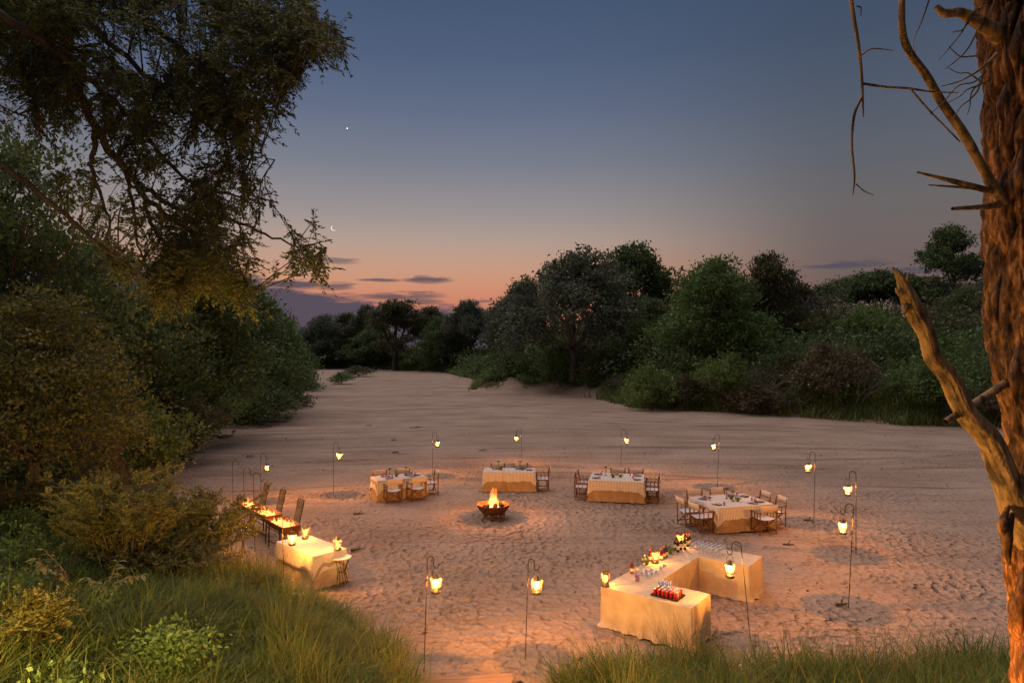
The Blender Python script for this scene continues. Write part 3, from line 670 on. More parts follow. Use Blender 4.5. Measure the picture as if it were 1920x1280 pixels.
def blades(P, L, Wd, lean, seed, segs=3, ang=None):
    """arching grass blades: P (n,3) roots -> quads"""
    r = np.random.default_rng(seed); n = len(P)
    a = r.uniform(0, 2 * pi, n) if ang is None else ang
    d = np.stack([np.cos(a), np.sin(a), np.zeros(n)], 1); s = np.stack([-np.sin(a), np.cos(a), np.zeros(n)], 1)
    b2 = r.uniform(0, 2 * pi, n); s = unit(s + .6 * np.stack([np.cos(b2), np.sin(b2), np.zeros(n)], 1))
    L = L.reshape(-1, 1); ln = (lean * r.uniform(.3, 1.5, n)).reshape(-1, 1); Wd = Wd.reshape(-1, 1)
    rows = []
    for i in range(segs + 1):
        t = i / segs
        c = P + np.array([0, 0, 1]) * L * (t - .45 * ln * t * t) + d * L * ln * t * t
        w = Wd * (1 - t) ** .6 * .5 if i < segs else Wd * .04
        rows.append((c - s * w, c + s * w))
    V = np.stack([x for rw in rows for x in rw], 1)          # n, 2(segs+1), 3
    k = 2 * (segs + 1)
    base = (np.arange(n) * k)[:, None, None]
    q = np.array([[2 * i, 2 * i + 1, 2 * i + 3, 2 * i + 2] for i in range(segs)])[None]
    return V.reshape(-1, 3), (base + q).reshape(-1, 4)
def tuft_roots(cx, cy, rad, n, r, zf=True):
    X = cx + r.normal(size=n) * rad; Y = cy + r.normal(size=n) * rad * .7
    return X, Y
# grass along the foot of the far banks
r_ = np.random.default_rng(31)
pts = scatter_on_bank(1250, lambda X, Y, D: (D > -.5) & (D < 3.5) & (((X > 11) & (Y < 80)) | ((Y > 95) & (X < 4) & (X > -60))) & (X > -60), 8)
RX = np.repeat(pts[:, 0], 60) + r_.normal(size=len(pts) * 60) * .9; RY = np.repeat(pts[:, 1], 60) + r_.normal(size=len(pts) * 60) * .6
RD = bed_dist(RX, RY); ok = RD > -1.1; RX, RY, RD = RX[ok], RY[ok], RD[ok]
RP = np.stack([RX, RY, height(RX, RY, RD) - .03], 1)
V, Q = blades(RP, r_.uniform(.5, 1.5, len(RP)), .04 + RP[:, 1] * .0007, .7, 32)
tag(link('bank_grass', np_mesh('bank_grass', V, 4, Q, L_REED)), 'tall green grass fringing the foot of the far banks', 'grass', kind='stuff')

# ------------------------------------------------------------------ near bank grass (stuff)
def near_roots(n, test, seed):
    r = np.random.default_rng(seed); Xs = []; c = 0
    while c < n:
        X = r.uniform(-13, 11, 60000); Y = r.uniform(5.5, 19, 60000); D = bed_dist(X, Y)
        dens = np.clip(fbm(X * 1.3, Y * 1.3, seed=seed) * 2.6 - .75, .06, 1)
        ok = test(X, Y, D) & (r.random(60000) < dens)
        # only where the view can reach: in front of the bottom edge of the picture
        ok &= (Y * .49 + 0.0 > (H0 - height(X, Y, D)) - 1.3) & (np.abs(X) < .92 * Y + .4)
        Xs.append(np.stack([X, Y, D], 1)[ok]); c += ok.sum()
    A = np.concatenate(Xs)[:n]
    per = 60; C = np.repeat(A[:n // per + 1, :2], per, 0)[:n]
    off_ = r.normal(size=(n, 2)) * np.repeat(r.uniform(.05, .16, n // per + 1), per)[:n, None]
    off_ = np.where((r.random(n) < .8)[:, None], off_, A[:, :2] - C)          # most blades in tufts, some between
    X, Y = C[:, 0] + off_[:, 0], C[:, 1] + off_[:, 1]
    Z = height(X, Y)
    tl = np.repeat(r.uniform(.5, 1.5, n // per + 1), per)[:n]
    return np.stack([X, Y, Z - .02], 1), np.arctan2(off_[:, 1], off_[:, 0]) + r.normal(size=n) * .7, tl
rg = np.random.default_rng(77)
def grass(name, n, test, seed, L, lean, label, matl=L_GRASS, w=(.010, .024)):
    P, A_, tl = near_roots(n, test, seed)
    hmod = .55 + .9 * fbm(P[:, 0] * .9, P[:, 1] * .9, seed=seed + 3)
    V, Q = blades(P, rg.uniform(L[0], L[1], n) * hmod * tl, rg.uniform(*w, n), lean, seed + 5, 4, A_)
    return tag(link(name, np_mesh(name, V, 4, Q, matl)), label, 'grass', kind='stuff')
onpath = lambda X, Y: (np.abs(X + .45) < .75) & (Y < 12.3)
grass('long_grass', 66000, lambda X, Y, D: (D > .05) & (X < -1.2) & ~onpath(X, Y) & (X > -6.6) & ((Y > 9.3) | (X > -4.5)), 201, (.26, .66), .85, 'thick green grass mound below the buffet table, lower left')
grass('long_grass', 19000, lambda X, Y, D: (D > .6) & (X <= -4.2), 202, (.30, .62), .8, 'dim grass on the slope at the left edge')
grass('long_grass', 44000, lambda X, Y, D: (D > -.05) & (X > .7), 203, (.30, .72), .7, 'strip of green grass along the bottom edge in front of the bar')
rq = np.random.default_rng(66); Vs = []
P_, _a, _t = near_roots(430, lambda X, Y, D: (D > .5) & (X < -3.6) & ((X < -5.6) | (Y < 9.6)), 205)
for (x, y, z) in P_:
    h = rq.uniform(.25, .75); lob = [(x + rq.uniform(-.2, .2), y + rq.uniform(-.2, .2), z + h * rq.uniform(.3, .9), h * rq.uniform(.3, .55)) for _ in range(3)]
    Vs.append(crown_cloud(lob, 260, .055 * rq.uniform(.7, 1.5), int(rq.integers(1e9)), 10, .3, .7, aspect=.5))
tag(link('ground_cover', np_mesh('ground_cover', np.concatenate(Vs), 4, mat=L_MID)), 'leafy green ground cover on the dark slope at lower left', 'undergrowth', kind='stuff')
grass('dry_grass', 3500, lambda X, Y, D: (D > -.25) & (D < 2.2) & ~onpath(X, Y), 204, (.7, 1.15), .45, 'thin seeding stalks rising out of the near grass', L_YEL, (.006, .010))

# ------------------------------------------------------------------ overhanging tree, upper left: limbs, twigs to the crown edge, leaflets
def catmull(pts, m=6):
    pts = [Vector(p) for p in pts]; P = [pts[0] * 2 - pts[1]] + pts + [pts[-1] * 2 - pts[-2]]; out = []
    for i in range(1, len(P) - 2):
        for k in range(m):
            t = k / m; a, b, c, d = P[i - 1:i + 3]
            out.append(.5 * ((2 * b) + (c - a) * t + (2 * a - 5 * b + 4 * c - d) * t * t + (3 * b - a - 3 * c + d) * t ** 3))
    out.append(P[-2]); return out
LIMBS = [  # (px, py, depth), start radius, end radius
    ([(-420, 900, 9.5), (-400, 500, 9.5), (-330, 100, 9.4), (-260, -250, 9.2)], .30, .24),
    ([(-330, 100, 9.4), (-120, -60, 9.4), (60, -90, 9.5), (128, 10, 9.5), (132, 110, 9.6), (178, 235, 9.8), (235, 320, 10.2), (300, 395, 10.6), (350, 430, 11)], .12, .03),
    ([(178, 235, 9.8), (172, 300, 9.9), (182, 345, 10), (205, 420, 10.2), (200, 480, 10.3)], .045, .012),
    ([(182, 345, 10), (165, 385, 10), (140, 430, 9.9)], .022, .008),
    ([(-330, 100, 9.4), (-60, 20, 8.2), (40, 55, 8.3), (110, 105, 8.6), (190, 165, 9), (262, 235, 9.4), (330, 320, 9.8), (430, 365, 10.2), (520, 380, 10.4)], .07, .012),
    ([(-260, -250, 9.2), (60, -170, 9.8), (250, -80, 10), (380, -20, 10.2), (500, 20, 10.4), (590, 45, 10.5), (664, 78, 10.6)], .13, .008),
    ([(60, -170, 9.8), (220, -20, 9.4), (310, 70, 9.6), (410, 140, 9.9), (500, 205, 10.1), (535, 215, 10.1)], .07, .01),
    ([(128, 10, 9.5), (240, 110, 9.2), (330, 190, 9.3), (430, 260, 9.6), (515, 300, 9.8)], .05, .008),
    ([(235, 320, 10.2), (262, 345, 10.2), (330, 390, 10.2), (420, 405, 10.3), (500, 440, 10.4), (560, 462, 10.5), (618, 450, 10.6)], .05, .006),
    ([(262, 345, 10.2), (290, 430, 10.2), (340, 480, 10.1), (420, 520, 10), (470, 550, 9.9)], .04, .008),
    ([(235, 320, 10.2), (250, 400, 10), (262, 470, 9.8), (300, 545, 9.6)], .035, .008),
    ([(132, 110, 9.6), (90, 190, 9.3), (55, 205, 9.2), (20, 215, 9.0)], .035, .01),
    ([(-330, 100, 9.4), (-120, 230, 9), (30, 330, 9), (140, 420, 9), (240, 500, 9), (330, 560, 9.1)], .07, .01),
    ([(380, -20, 10.2), (470, 70, 10), (540, 120, 10), (560, 150, 10)], .03, .006),
]
wood = MB(); nodes = []
for pts, r0, r1 in LIMBS:
    c = catmull([at(*p) for p in pts], 6)
    rr = random.Random(len(nodes)); n = len(c)
    c = [p + Vector((rr.gauss(0, 1), rr.gauss(0, 1), rr.gauss(0, 1))) * .018 * (0 < i < n - 1) for i, p in enumerate(c)]
    wood.tube(c, [r0 + (r1 - r0) * (i / (n - 1)) ** .8 for i in range(n)], 7)
    nodes += [p for i, p in enumerate(c) if p.x / p.y > -.95 and i > 3]
NODES = np.array([tuple(p) for p in nodes])
POLY = np.array([(-260, -40), (560, -40), (600, 20), (655, 72), (580, 70), (545, 125), (535, 200), (520, 262), (495, 300), (470, 335), (530, 372), (548, 420), (600, 448), (545, 485),
                 (470, 500), (490, 560), (460, 572), (420, 540), (380, 530), (320, 575), (260, 550), (190, 480), (150, 330), (70, 240), (-60, 200), (-260, 160)], float)
def in_poly(x, y, P):
    ins = np.zeros(len(x), bool)
    for i in range(len(P)):
        ax, ay = P[i]; bx, by = P[(i + 1) % len(P)]
        ins ^= ((ay > y) != (by > y)) & (x < (bx - ax) * (y - ay) / (by - ay + 1e-9) + ax)
    return ins
ro = np.random.default_rng(91)
U = ro.uniform(-260, 670, 18000); Vv = ro.uniform(-60, 590, 18000); ok = in_poly(U, Vv, POLY)
# sparser windows where sky shows between the limbs on the lower left, denser along the middle
keep = np.clip(fbm(U / 85, Vv / 85, seed=95) * 2.6 - .70, .05, 1)
keep *= np.where((U > 180) & (U < 520) & (Vv > 230) & (Vv < 480), .5, 1.0) * np.where((U > 575) & (Vv > 300) & (Vv < 452), 0.0, 1.0)
keep *= np.where((U < 240) & (Vv > 60) & (Vv < 420), .45, 1.0) * np.where((U < 330) & (Vv > 300) & (Vv < 470), .45, 1.0)
ok &= ro.random(18000) < keep
U, Vv = U[ok][:1020], Vv[ok][:1020]
xU = [(rr_u, rr_v) for rr_u, rr_v in zip(ro.uniform(575, 645, 16), ro.uniform(0, 18, 16))]
U = np.concatenate([U, [a for a, b in xU], ro.uniform(540, 600, 10), ro.uniform(548, 606, 8)]); Vv = np.concatenate([Vv, [30 + (a - 575) * .6 + b for a, b in xU], ro.uniform(0, 60, 10), ro.uniform(466, 486, 8)]); Dp = ro.uniform(8.2, 12.2, len(U))
LP, LA, LL = [], [], []
for i in range(len(U)):
    e = at(U[i], Vv[i], Dp[i]); d = NODES - np.array(e); j = int(np.argmin((d * d).sum(1))); s = Vector(NODES[j])
    L = (e - s).length
    if L > 2.4: s = e + (s - e) * (2.4 / L); L = 2.4
    if L < .15: continue
    mid = s.lerp(e, .5) + Vector((ro.normal(), ro.normal(), abs(ro.normal()))) * L * .10
    tw = catmull([s, mid, e + Vector((0, 0, -.12 * L))], 4)
    wood.tube(tw, [.010 * max(.3, 1 - k / len(tw)) + .002 for k in range(len(tw))], 4, False)
    # side twiglets carry pinnate rows of leaflets
    for q in range(9):
        t = ro.uniform(.25, 1.0); k = min(int(t * (len(tw) - 1)), len(tw) - 2); b = tw[k].lerp(tw[k + 1], t * (len(tw) - 1) - k)
        ax = (tw[k + 1] - tw[k]).normalized()
        dr = (ax * .8 + Vector((ro.normal(), ro.normal(), ro.normal() - .5)) * .55).normalized()
        tl = ro.uniform(.16, .42); m = 9
        for w in range(m):
            f = (w + 1) / m; p = b + dr * tl * f + Vector((0, 0, -.18 * tl * f * f))
            for sgn in (-1, 1):
                sd_ = dr.cross(Vector((ro.normal() * .4, ro.normal() * .4, 1))).normalized() * sgn
                LP.append(tuple(p)); LA.append(tuple((dr * .8 + sd_ * .8 + Vector((0, 0, -.25))).normalized())); LL.append(ro.uniform(.045, .085))
LP, LA, LL = np.array(LP), np.array(LA), np.array(LL)
V = leaf_quads(LP, unit(LA), LL, LL * .36, ro)
ov = empty('overhanging_tree', at(-420, 900, 9.5)); ov.location.z = hz(ov.location.x, ov.location.y)
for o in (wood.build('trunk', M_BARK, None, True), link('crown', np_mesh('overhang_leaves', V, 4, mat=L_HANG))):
    o.parent = ov; o.matrix_parent_inverse = Matrix.Translation(-ov.location)
tag(ov, 'large overhanging tree reaching in from the upper left with drooping leafy branches', 'tree')

# ------------------------------------------------------------------ yellow-leaved shrub and small plants on the near left slope
def frond_shrub(name, label, base, stems, hgt, spread, leafm, seed, leaf=(.055, .095), fr=.34, bias=(0, 0), per=15):
    r = np.random.default_rng(seed); mb = MB(); P_, A_, L_ = [], [], []; base = Vector(base)
    for i in range(stems):
        a = r.uniform(0, 2 * pi); sp = spread * math.sqrt(r.random()); hh = hgt * r.uniform(.5, 1.0)
        e = Vector((cos(a) * sp + bias[0] * hh, sin(a) * sp * .8 + bias[1] * hh, hh))
        b0 = Vector((cos(a), sin(a), 0)) * sp * .15
        c = catmull([b0 + Vector((0, 0, -.1)), b0.lerp(e, .5) + Vector((0, 0, hh * .18)), e + Vector((0, 0, -.05 * hh))], 5)
        mb.tube(c, [.014 * (1 - .8 * k / len(c)) for k in range(len(c))], 4, False)
        for q in range(per):
            t = r.uniform(.3, 1.0); k = min(int(t * (len(c) - 1)), len(c) - 2); b = c[k].lerp(c[k + 1], t * (len(c) - 1) - k); ax = (c[k + 1] - c[k]).normalized()
            dr = (ax * .7 + Vector((r.normal(), r.normal(), r.normal() * .6 + .15)) * .6).normalized(); fl = fr * r.uniform(.5, 1.2); m = 11
            for w in range(m):
                f = (w + 1) / m; p = b + dr * fl * f + Vector((0, 0, -.12 * fl * f * f))
                sd_ = dr.cross(Vector((r.normal() * .25, r.normal() * .25, 1))).normalized()
                for sg in (-1, 1):
                    P_.append(tuple(p)); A_.append(tuple((dr * .45 + sd_ * sg + Vector((0, 0, .1))).normalized())); L_.append(r.uniform(*leaf) * (1.15 - .5 * f))
    e = empty(name, base); mb.build('stem', M_TWIG, e, True)
    P_, A_, L_ = np.array(P_), np.array(A_), np.array(L_)
    link('foliage', np_mesh(name + '_foliage', leaf_quads(P_, A_, L_, L_ * .42, r), 4, mat=leafm), None, e)
    return tag(e, label, 'shrub', 'shrubs on the near left slope')
def on_slope(u, v):
    """where the ray through pixel u, v meets the near slope"""
    for y in np.arange(6, 40, .05):
        p = at(u, v, y)
        if hz(p.x, p.y) >= p.z: return p
    return gp(u, v)
p = on_slope(235, 1085); frond_shrub('yellow_shrub', 'sprawling yellow-leaved shrub at left, in front of the sand channel', p, 60, 2.3, 1.5, L_YEL, 301)
p = on_slope(360, 1075); frond_shrub('yellow_shrub', 'yellow-leaved shrub leaning toward the braziers', p, 70, 1.9, 1.35, L_YEL, 302, bias=(.25, .1))
p = on_slope(300, 1100); frond_shrub('green_shrub', 'low dark green shrub under the yellow-leaved shrubs', p, 40, 1.0, 1.5, L_OLIVE, 303)
p = on_slope(40, 1000); frond_shrub('green_shrub', 'dim leafy shrub at the left edge above the dark grass', p, 34, 1.2, 1.1, L_OLIVE, 304)
p = on_slope(30, 1240); frond_shrub('green_shrub', 'small leafy shrub in the bottom left corner', p, 18, .75, .6, L_YEL, 306, leaf=(.05, .09))
# sapling with large leaves
def big_leaf_plant(label, base, n, hgt, seed):
    r = np.random.default_rng(seed); e = empty('broad_leaved_sapling', base); mb = MB()
    lm = MB()
    lm.add([(0, 0, 0), (.18, .3, .03), (.2, .55, .05), (0, 1, -.08), (-.2, .55, .05), (-.18, .3, .03), (0, .5, 0)], [(0, 1, 6), (1, 2, 6), (2, 3, 6), (3, 4, 6), (4, 5, 6), (5, 0, 6)])
    lme = lm.mesh('sapling_leaf', L_YEL)
    for i in range(n):
        a = r.uniform(0, 2 * pi); c = catmull([(0, 0, 0), (cos(a) * .1, sin(a) * .1, hgt * .6), (cos(a) * .55, sin(a) * .4, hgt * r.uniform(.8, 1.05))], 5)
        mb.tube(c, [.016 * (1 - .7 * k / len(c)) for k in range(len(c))], 5, False)
        for k in range(4, len(c)):
            for sg in (-1, 1):
                o = link('leaf', lme, None, e); q = r.uniform(.12, .2); o.scale = (q, q, q); o.location = c[k]
                o.rotation_euler = (r.uniform(-.5, .2), r.uniform(-.4, .4), a - pi / 2 + sg * r.uniform(.5, 1.3))
    mb.build('stem', M_TWIG, e, True); return tag(e, label, 'plant', 'saplings on the near left slope')
p = on_slope(135, 1150); big_leaf_plant('broad-leaved sapling with pale leaves standing in dark grass at left', p, 4, .95, 401)
p = on_slope(200, 1140); big_leaf_plant('shorter broad-leaved sapling right beside the pale one', p, 3, .65, 402)

# ------------------------------------------------------------------ big dead tree in the right foreground
def bark_tree_material():
    m = bpy.data.materials.new('red_brown_bark'); m.use_nodes = True; t = m.node_tree; b = t.nodes['Principled BSDF']; b.inputs['Roughness'].default_value = .85; b.inputs['Specular IOR Level'].default_value = .2
    co = t.nodes.new('ShaderNodeTexCoord'); mp = t.nodes.new('ShaderNodeMapping'); mp.inputs['Scale'].default_value = (1, 1, .28); t.links.new(co.outputs['Object'], mp.inputs[0])
    def nn(sc): 
        n = t.nodes.new('ShaderNodeTexNoise'); n.inputs['Scale'].default_value = sc; n.inputs['Detail'].default_value = 8; n.inputs['Roughness'].default_value = .65; t.links.new(mp.outputs[0], n.inputs['Vector']); return n.outputs['Fac']
    r = t.nodes.new('ShaderNodeValToRGB'); e = r.color_ramp.elements; e[0].position = .36; e[0].color = (.035, .02, .012, 1); e[1].position = .62; e[1].color = (.36, .16, .06, 1)
    x = e.new(.5); x.color = (.12, .052, .021, 1)
    t.links.new(nn(16), r.inputs[0])
    gp_ = t.nodes.new('ShaderNodeValToRGB'); gp_.color_ramp.elements[0].position = .45; gp_.color_ramp.elements[1].position = .62; t.links.new(nn(3.3), gp_.inputs[0])
    gm = t.nodes.new('ShaderNodeMix'); gm.data_type = 'RGBA'; t.links.new(gp_.outputs[0], gm.inputs['Factor'])
    A_, B_ = [q for q in gm.inputs if q.type == 'RGBA'][:2]
    dk = t.nodes.new('ShaderNodeMix'); dk.data_type = 'RGBA'; dk.blend_type = 'MULTIPLY'; dk.inputs['Factor'].default_value = 1.0
    dA, dB = [q for q in dk.inputs if q.type == 'RGBA'][:2]; t.links.new(r.outputs[0], dA); dB.default_value = (.42, .46, .50, 1)
    t.links.new(r.outputs[0], A_); t.links.new([q for q in dk.outputs if q.type == 'RGBA'][0], B_)
    t.links.new([q for q in gm.outputs if q.type == 'RGBA'][0], b.inputs['Base Color'])
    bp = t.nodes.new('ShaderNodeBump'); bp.inputs['Strength'].default_value = 1.0; bp.inputs['Distance'].default_value = .02
    t.links.new(nn(30), bp.inputs['Height']); t.links.new(bp.outputs[0], b.inputs['Normal']); return m
M_REDBARK = bark_tree_material()
M_DEADWOOD = mat('dead_wood', (.05, .028, .014), (.40, .235, .10), .75, 14, bump=1.0, bscale=30, stretch=(1, 1, .35), detail=8)
def rough_tube(name, pts, rad, nseg, nring, amp, seed, matl, parent, freq=(9, 1.6), knob=0.0, plates=0.0):
    c = catmull(pts, max(2, nseg // (len(pts) - 1))); m = len(c)
    rs = np.interp(np.linspace(0, 1, m), np.linspace(0, 1, len(rad)), rad)
    C = np.array([tuple(p) for p in c]); T = unit(np.gradient(C, axis=0))
    X = unit(np.cross(T, np.array([.05, 1., 0.]))); Yv = np.cross(T, X)
    th = np.linspace(0, 2 * pi, nring, endpoint=False)
    s = np.concatenate([[0], np.cumsum(np.linalg.norm(np.diff(C, axis=0), axis=1))])
    TH, SS = np.meshgrid(th, s); RR = np.repeat(rs[:, None], nring, 1)
    tw = TH + .12 * np.sin(SS * 1.7)
    cxn, cyn = np.cos(tw) * freq[0] / 3, np.sin(tw) * freq[0] / 3
    n1 = 1 - np.abs(2 * fbm(cxn, cyn, SS * freq[1], seed, 3) - 1) * 2.0
    n2 = fbm(cxn * 2.3, cyn * 2.3, SS * freq[1] * 3.2, seed + 9, 3) - .5
    n3 = fbm(np.cos(tw), np.sin(tw), SS * 2.5, seed + 19, 2) - .5
    RR = RR * (1 + amp * (np.clip(n1, -.6, 1) * .8 + n2 * .9) + knob * n3)
    if plates:                                              # cracked bark: long plates with deep furrows between them
        wv = .5 * (fbm(SS * 3, tw * 2, seed=seed + 31) - .5)
        a_ = trample(tw * 19 / (2 * pi) + wv, SS * 4.2 + .9 * vnoise(tw * 2.1, SS * 1.2, seed=seed + 5), 1.0, seed + 41)
        b_ = trample(tw * 47 / (2 * pi) + wv * 2, SS * 12 + vnoise(tw * 5, SS * 3, seed=seed + 6), 1.0, seed + 51)
        RR = RR * (1 - plates * (np.clip(a_ - .10, 0, 1) * 1.2 + .45 * b_)) + RR * plates * .16
    Pv = C[:, None, :] + X[:, None, :] * (np.cos(TH) * RR)[..., None] + Yv[:, None, :] * (np.sin(TH) * RR)[..., None]
    i0 = np.arange(m * nring).reshape(m, nring); q = np.stack([i0[:-1], np.roll(i0, -1, 1)[:-1], np.roll(i0, -1, 1)[1:], i0[1:]], -1).reshape(-1, 4)
    o = link(name, np_mesh(name, Pv.reshape(-1, 3), 4, q, matl, True))
    if parent: o.parent = parent; o.matrix_parent_inverse = Matrix.Translation(-parent.location)
    return o
TD = 4.5
bt = empty('dead_tree', at(1990, 1500, TD))
pw = lambda px: px / F * TD
bt.location.z = hz(bt.location.x, bt.location.y)
bpy.context.view_layer.update()
rough_tube('trunk', [at(u, v, TD) for u, v in ((1990, 1700), (1988, 1400), (1984, 1200), (1978, 1030), (1984, 900), (1966, 760), (1944, 620), (1936, 420), (1932, 200), (1922, 0), (1918, -200), (1915, -500))],
           [pw(q) for q in (76, 70, 66, 72, 70, 66, 68, 68, 68, 68, 66, 64)], 640, 360, .12, 5, M_REDBARK, bt, (9, 1.9), .14, .46)
rough_tube('branch', [at(u, v, d) for u, v, d in ((1960, 1040, 4.5), (1922, 975, 4.42), (1884, 895, 4.36), (1856, 826, 4.3), (1812, 774, 4.25), (1781, 708, 4.2), (1749, 670, 4.16), (1738, 628, 4.12), (1720, 592, 4.1), (1706, 564, 4.08), (1696, 538, 4.06), (1686, 516, 4.05), (1674, 501, 4.05))],
           [pw(q) for q in (40, 30, 23, 19, 16, 13.5, 12.5, 12.5, 14.5, 13, 9, 6, 1.2)], 260, 110, .15, 15, M_DEADWOOD, bt, (6, 3.0), .42)
def stick(name, pts, w, seed, matl=M_DEADWOOD, n=60, ring=24, amp=.10, dep=TD):
    return rough_tube(name, [at(u, v, d if d else dep) for u, v, d in pts], [pw(q) for q in w], n, ring, amp, seed, matl, bt, (5, 3), .15)
stick('broken_branch', [(1890, 715, 4.5), (1835, 752, 4.35), (1772, 791, 4.2)], (7, 7.5, 5), 21)
stick('branch_stub', [(1693, 532, 4.06), (1701, 523, 4.03), (1705, 512, 4.02)], (6, 4, .8), 31, n=20)
stick('branch_stub', [(1718, 592, 4.1), (1731, 584, 4.06), (1734, 574, 4.05)], (8, 5, .8), 32, n=20)
stick('branch_stub', [(1708, 572, 4.1), (1698, 576, 4.06), (1695, 588, 4.05)], (9, 6, 2), 33, n=20)
stick('branch_stub', [(1694, 552, 4.07), (1684, 546, 4.05), (1679, 539, 4.05)], (7, 4, .8), 34, n=20)
stick('branch', [(1885, 385, 4.45), (1853, 333, 4.4), (1806, 250, 4.3), (1766, 192, 4.25), (1738, 143, 4.2), (1702, 92, 4.15), (1691, 45, 4.1), (1693, -40, 4.1), (1700, -200, 4.2)], (11, 8, 7.5, 7, 6.5, 6, 5.5, 5, 4), 41, n=120)
stick('broken_branch', [(1870, 362, 4.45), (1800, 343, 4.3), (1720, 323, 4.2)], (6, 5, 1.5), 42)
stick('broken_branch', [(1850, 356, 4.4), (1800, 351, 4.3), (1742, 347, 4.25)], (3, 2.2, 1.2), 43)
stick('broken_branch', [(1875, 384, 4.45), (1840, 388, 4.35), (1786, 391, 4.25)], (7, 4.5, 3), 44)
stick('broken_branch', [(1880, 70, 4.45), (1835, 42, 4.35), (1800, 24, 4.25), (1772, 25, 4.2), (1755, 12, 4.2)], (16, 11, 8, 7, 4), 45)
def twig(pts, w, seed): return stick('twig', [(u, v, 4.2) for u, v in pts], w, seed, M_DEADWOOD, max(24, 10 * len(pts)), 8, .08)
twig([(1590, -40), (1600, 30), (1610, 90), (1616, 150), (1619, 220)], (4, 3.6, 3, 2.4, 1.2), 51)
twig([(1617, 180), (1602, 215), (1597, 270), (1602, 330), (1599, 366)], (2.4, 2.4, 2.2, 2, 1), 52)
twig([(1605, 345), (1620, 358), (1638, 366)], (1.3, 1, .6), 53)
twig([(1618, 157), (1660, 163), (1705, 166), (1745, 172), (1798, 174)], (2.4, 2.2, 2.0, 1.6, .9), 54)
twig([(1613, 105), (1635, 92), (1676, 95)], (1.6, 1.3, .6), 55)
twig([(1708, 168), (1745, 210), (1800, 266)], (1.8, 1.6, 1.4), 56)
twig([(1606, 12), (1614, 15), (1614, 30)], (1.2, 1, .6), 57)
twig([(1742, 0), (1728, 40), (1713, 75), (1716, 100)], (1.4, 1.2, .9, .5), 58)
twig([(1870, 100), (1838, 130), (1800, 152), (1765, 162)], (2.4, 2, 1.4, .8), 59)
rt = random.Random(5)
for k in range(9):
    u0, v0 = rt.uniform(1835, 1855), rt.uniform(-10, 160); pts = [(u0, v0)]
    du, dv = rt.uniform(-22, -8), rt.uniform(-10, 26)
    for q in range(4): u0 += du + rt.uniform(-8, 8); v0 += dv + rt.uniform(-12, 12); pts.append((u0, v0))
    twig(pts, (1.8, 1.5, 1.2, .9, .5), 60 + k)
# loose bark strips hanging on the trunk
for k, (u, v, L, w) in enumerate(((1876, 985, 70, 8), (1884, 1010, 95, 9), (1898, 700, 120, 8), (1862, 560, 90, 6), (1905, 330, 120, 7), (1872, 200, 80, 6), (1900, 90, 110, 8), (1908, 1120, 130, 8))):
    stick('bark_strip', [(u + 14, v - L * .5, 4.32), (u + 4, v, 4.27), (u + 8, v + L * .5, 4.31)], (w * .4, w, w * .3), 80 + k, M_REDBARK, 40, 16, .2)
tag(bt, 'big rough-barked dead tree standing at the right edge with a bare jutting branch', 'tree')

# ------------------------------------------------------------------ camp furniture materials
M_WOOD = mat('chair_wood', (.10, .038, .018), (.18, .075, .035), .45, 14, bump=.15, stretch=(1, 1, .2), spec=.4)
M_CANVAS = mat('canvas_back', (.50, .42, .34), (.56, .48, .40), .9, 60, bump=.2, bscale=300)
M_SEAT = mat('canvas_seat', (.56, .55, .56), (.62, .61, .62), .9, 60, bump=.2, bscale=300)
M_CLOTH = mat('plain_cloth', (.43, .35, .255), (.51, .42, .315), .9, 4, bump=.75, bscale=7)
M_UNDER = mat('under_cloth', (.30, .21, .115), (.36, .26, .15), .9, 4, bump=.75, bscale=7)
M_IRON = mat('black_iron', (.02, .018, .016), (.05, .035, .025), .6, 30, metal=.5, bump=.2, bscale=90)
M_RUST = mat('rusty_steel', (.05, .025, .015), (.16, .06, .03), .8, 12, metal=.2, bump=.4, bscale=50)
M_SOOT = mat('sooty_bars', (.008, .007, .006), (.018, .014, .011), .9, 20)
M_BRASS = mat('lantern_metal', (.14, .12, .10), (.22, .19, .16), .4, 20, metal=.9)
M_PLATE = mat('dark_plate', (.05, .045, .045), (.09, .08, .08), .45, 20, spec=.5)
M_NAPKIN = mat('mauve_napkin', (.26, .15, .14), (.33, .20, .18), .9, 40, bump=.2, bscale=200)
M_STEEL = mat('cutlery_steel', (.55, .55, .55), (.7, .7, .7), .25, 30, metal=1.0)
M_CHAR = mat('charcoal', (.012, .010, .009), (.04, .032, .028), .95, 18, bump=.9, bscale=25)
M_WHITE = mat('white_enamel', (.62, .60, .57), (.70, .68, .64), .4, 8)
M_PLANK = mat('walkway_plank', (.22, .13, .07), (.34, .21, .12), .8, 9, bump=.5, bscale=30, stretch=(.15, 2, 2))
M_LOG = mat('driftwood', (.05, .04, .035), (.12, .10, .085), .9, 9, bump=.6)
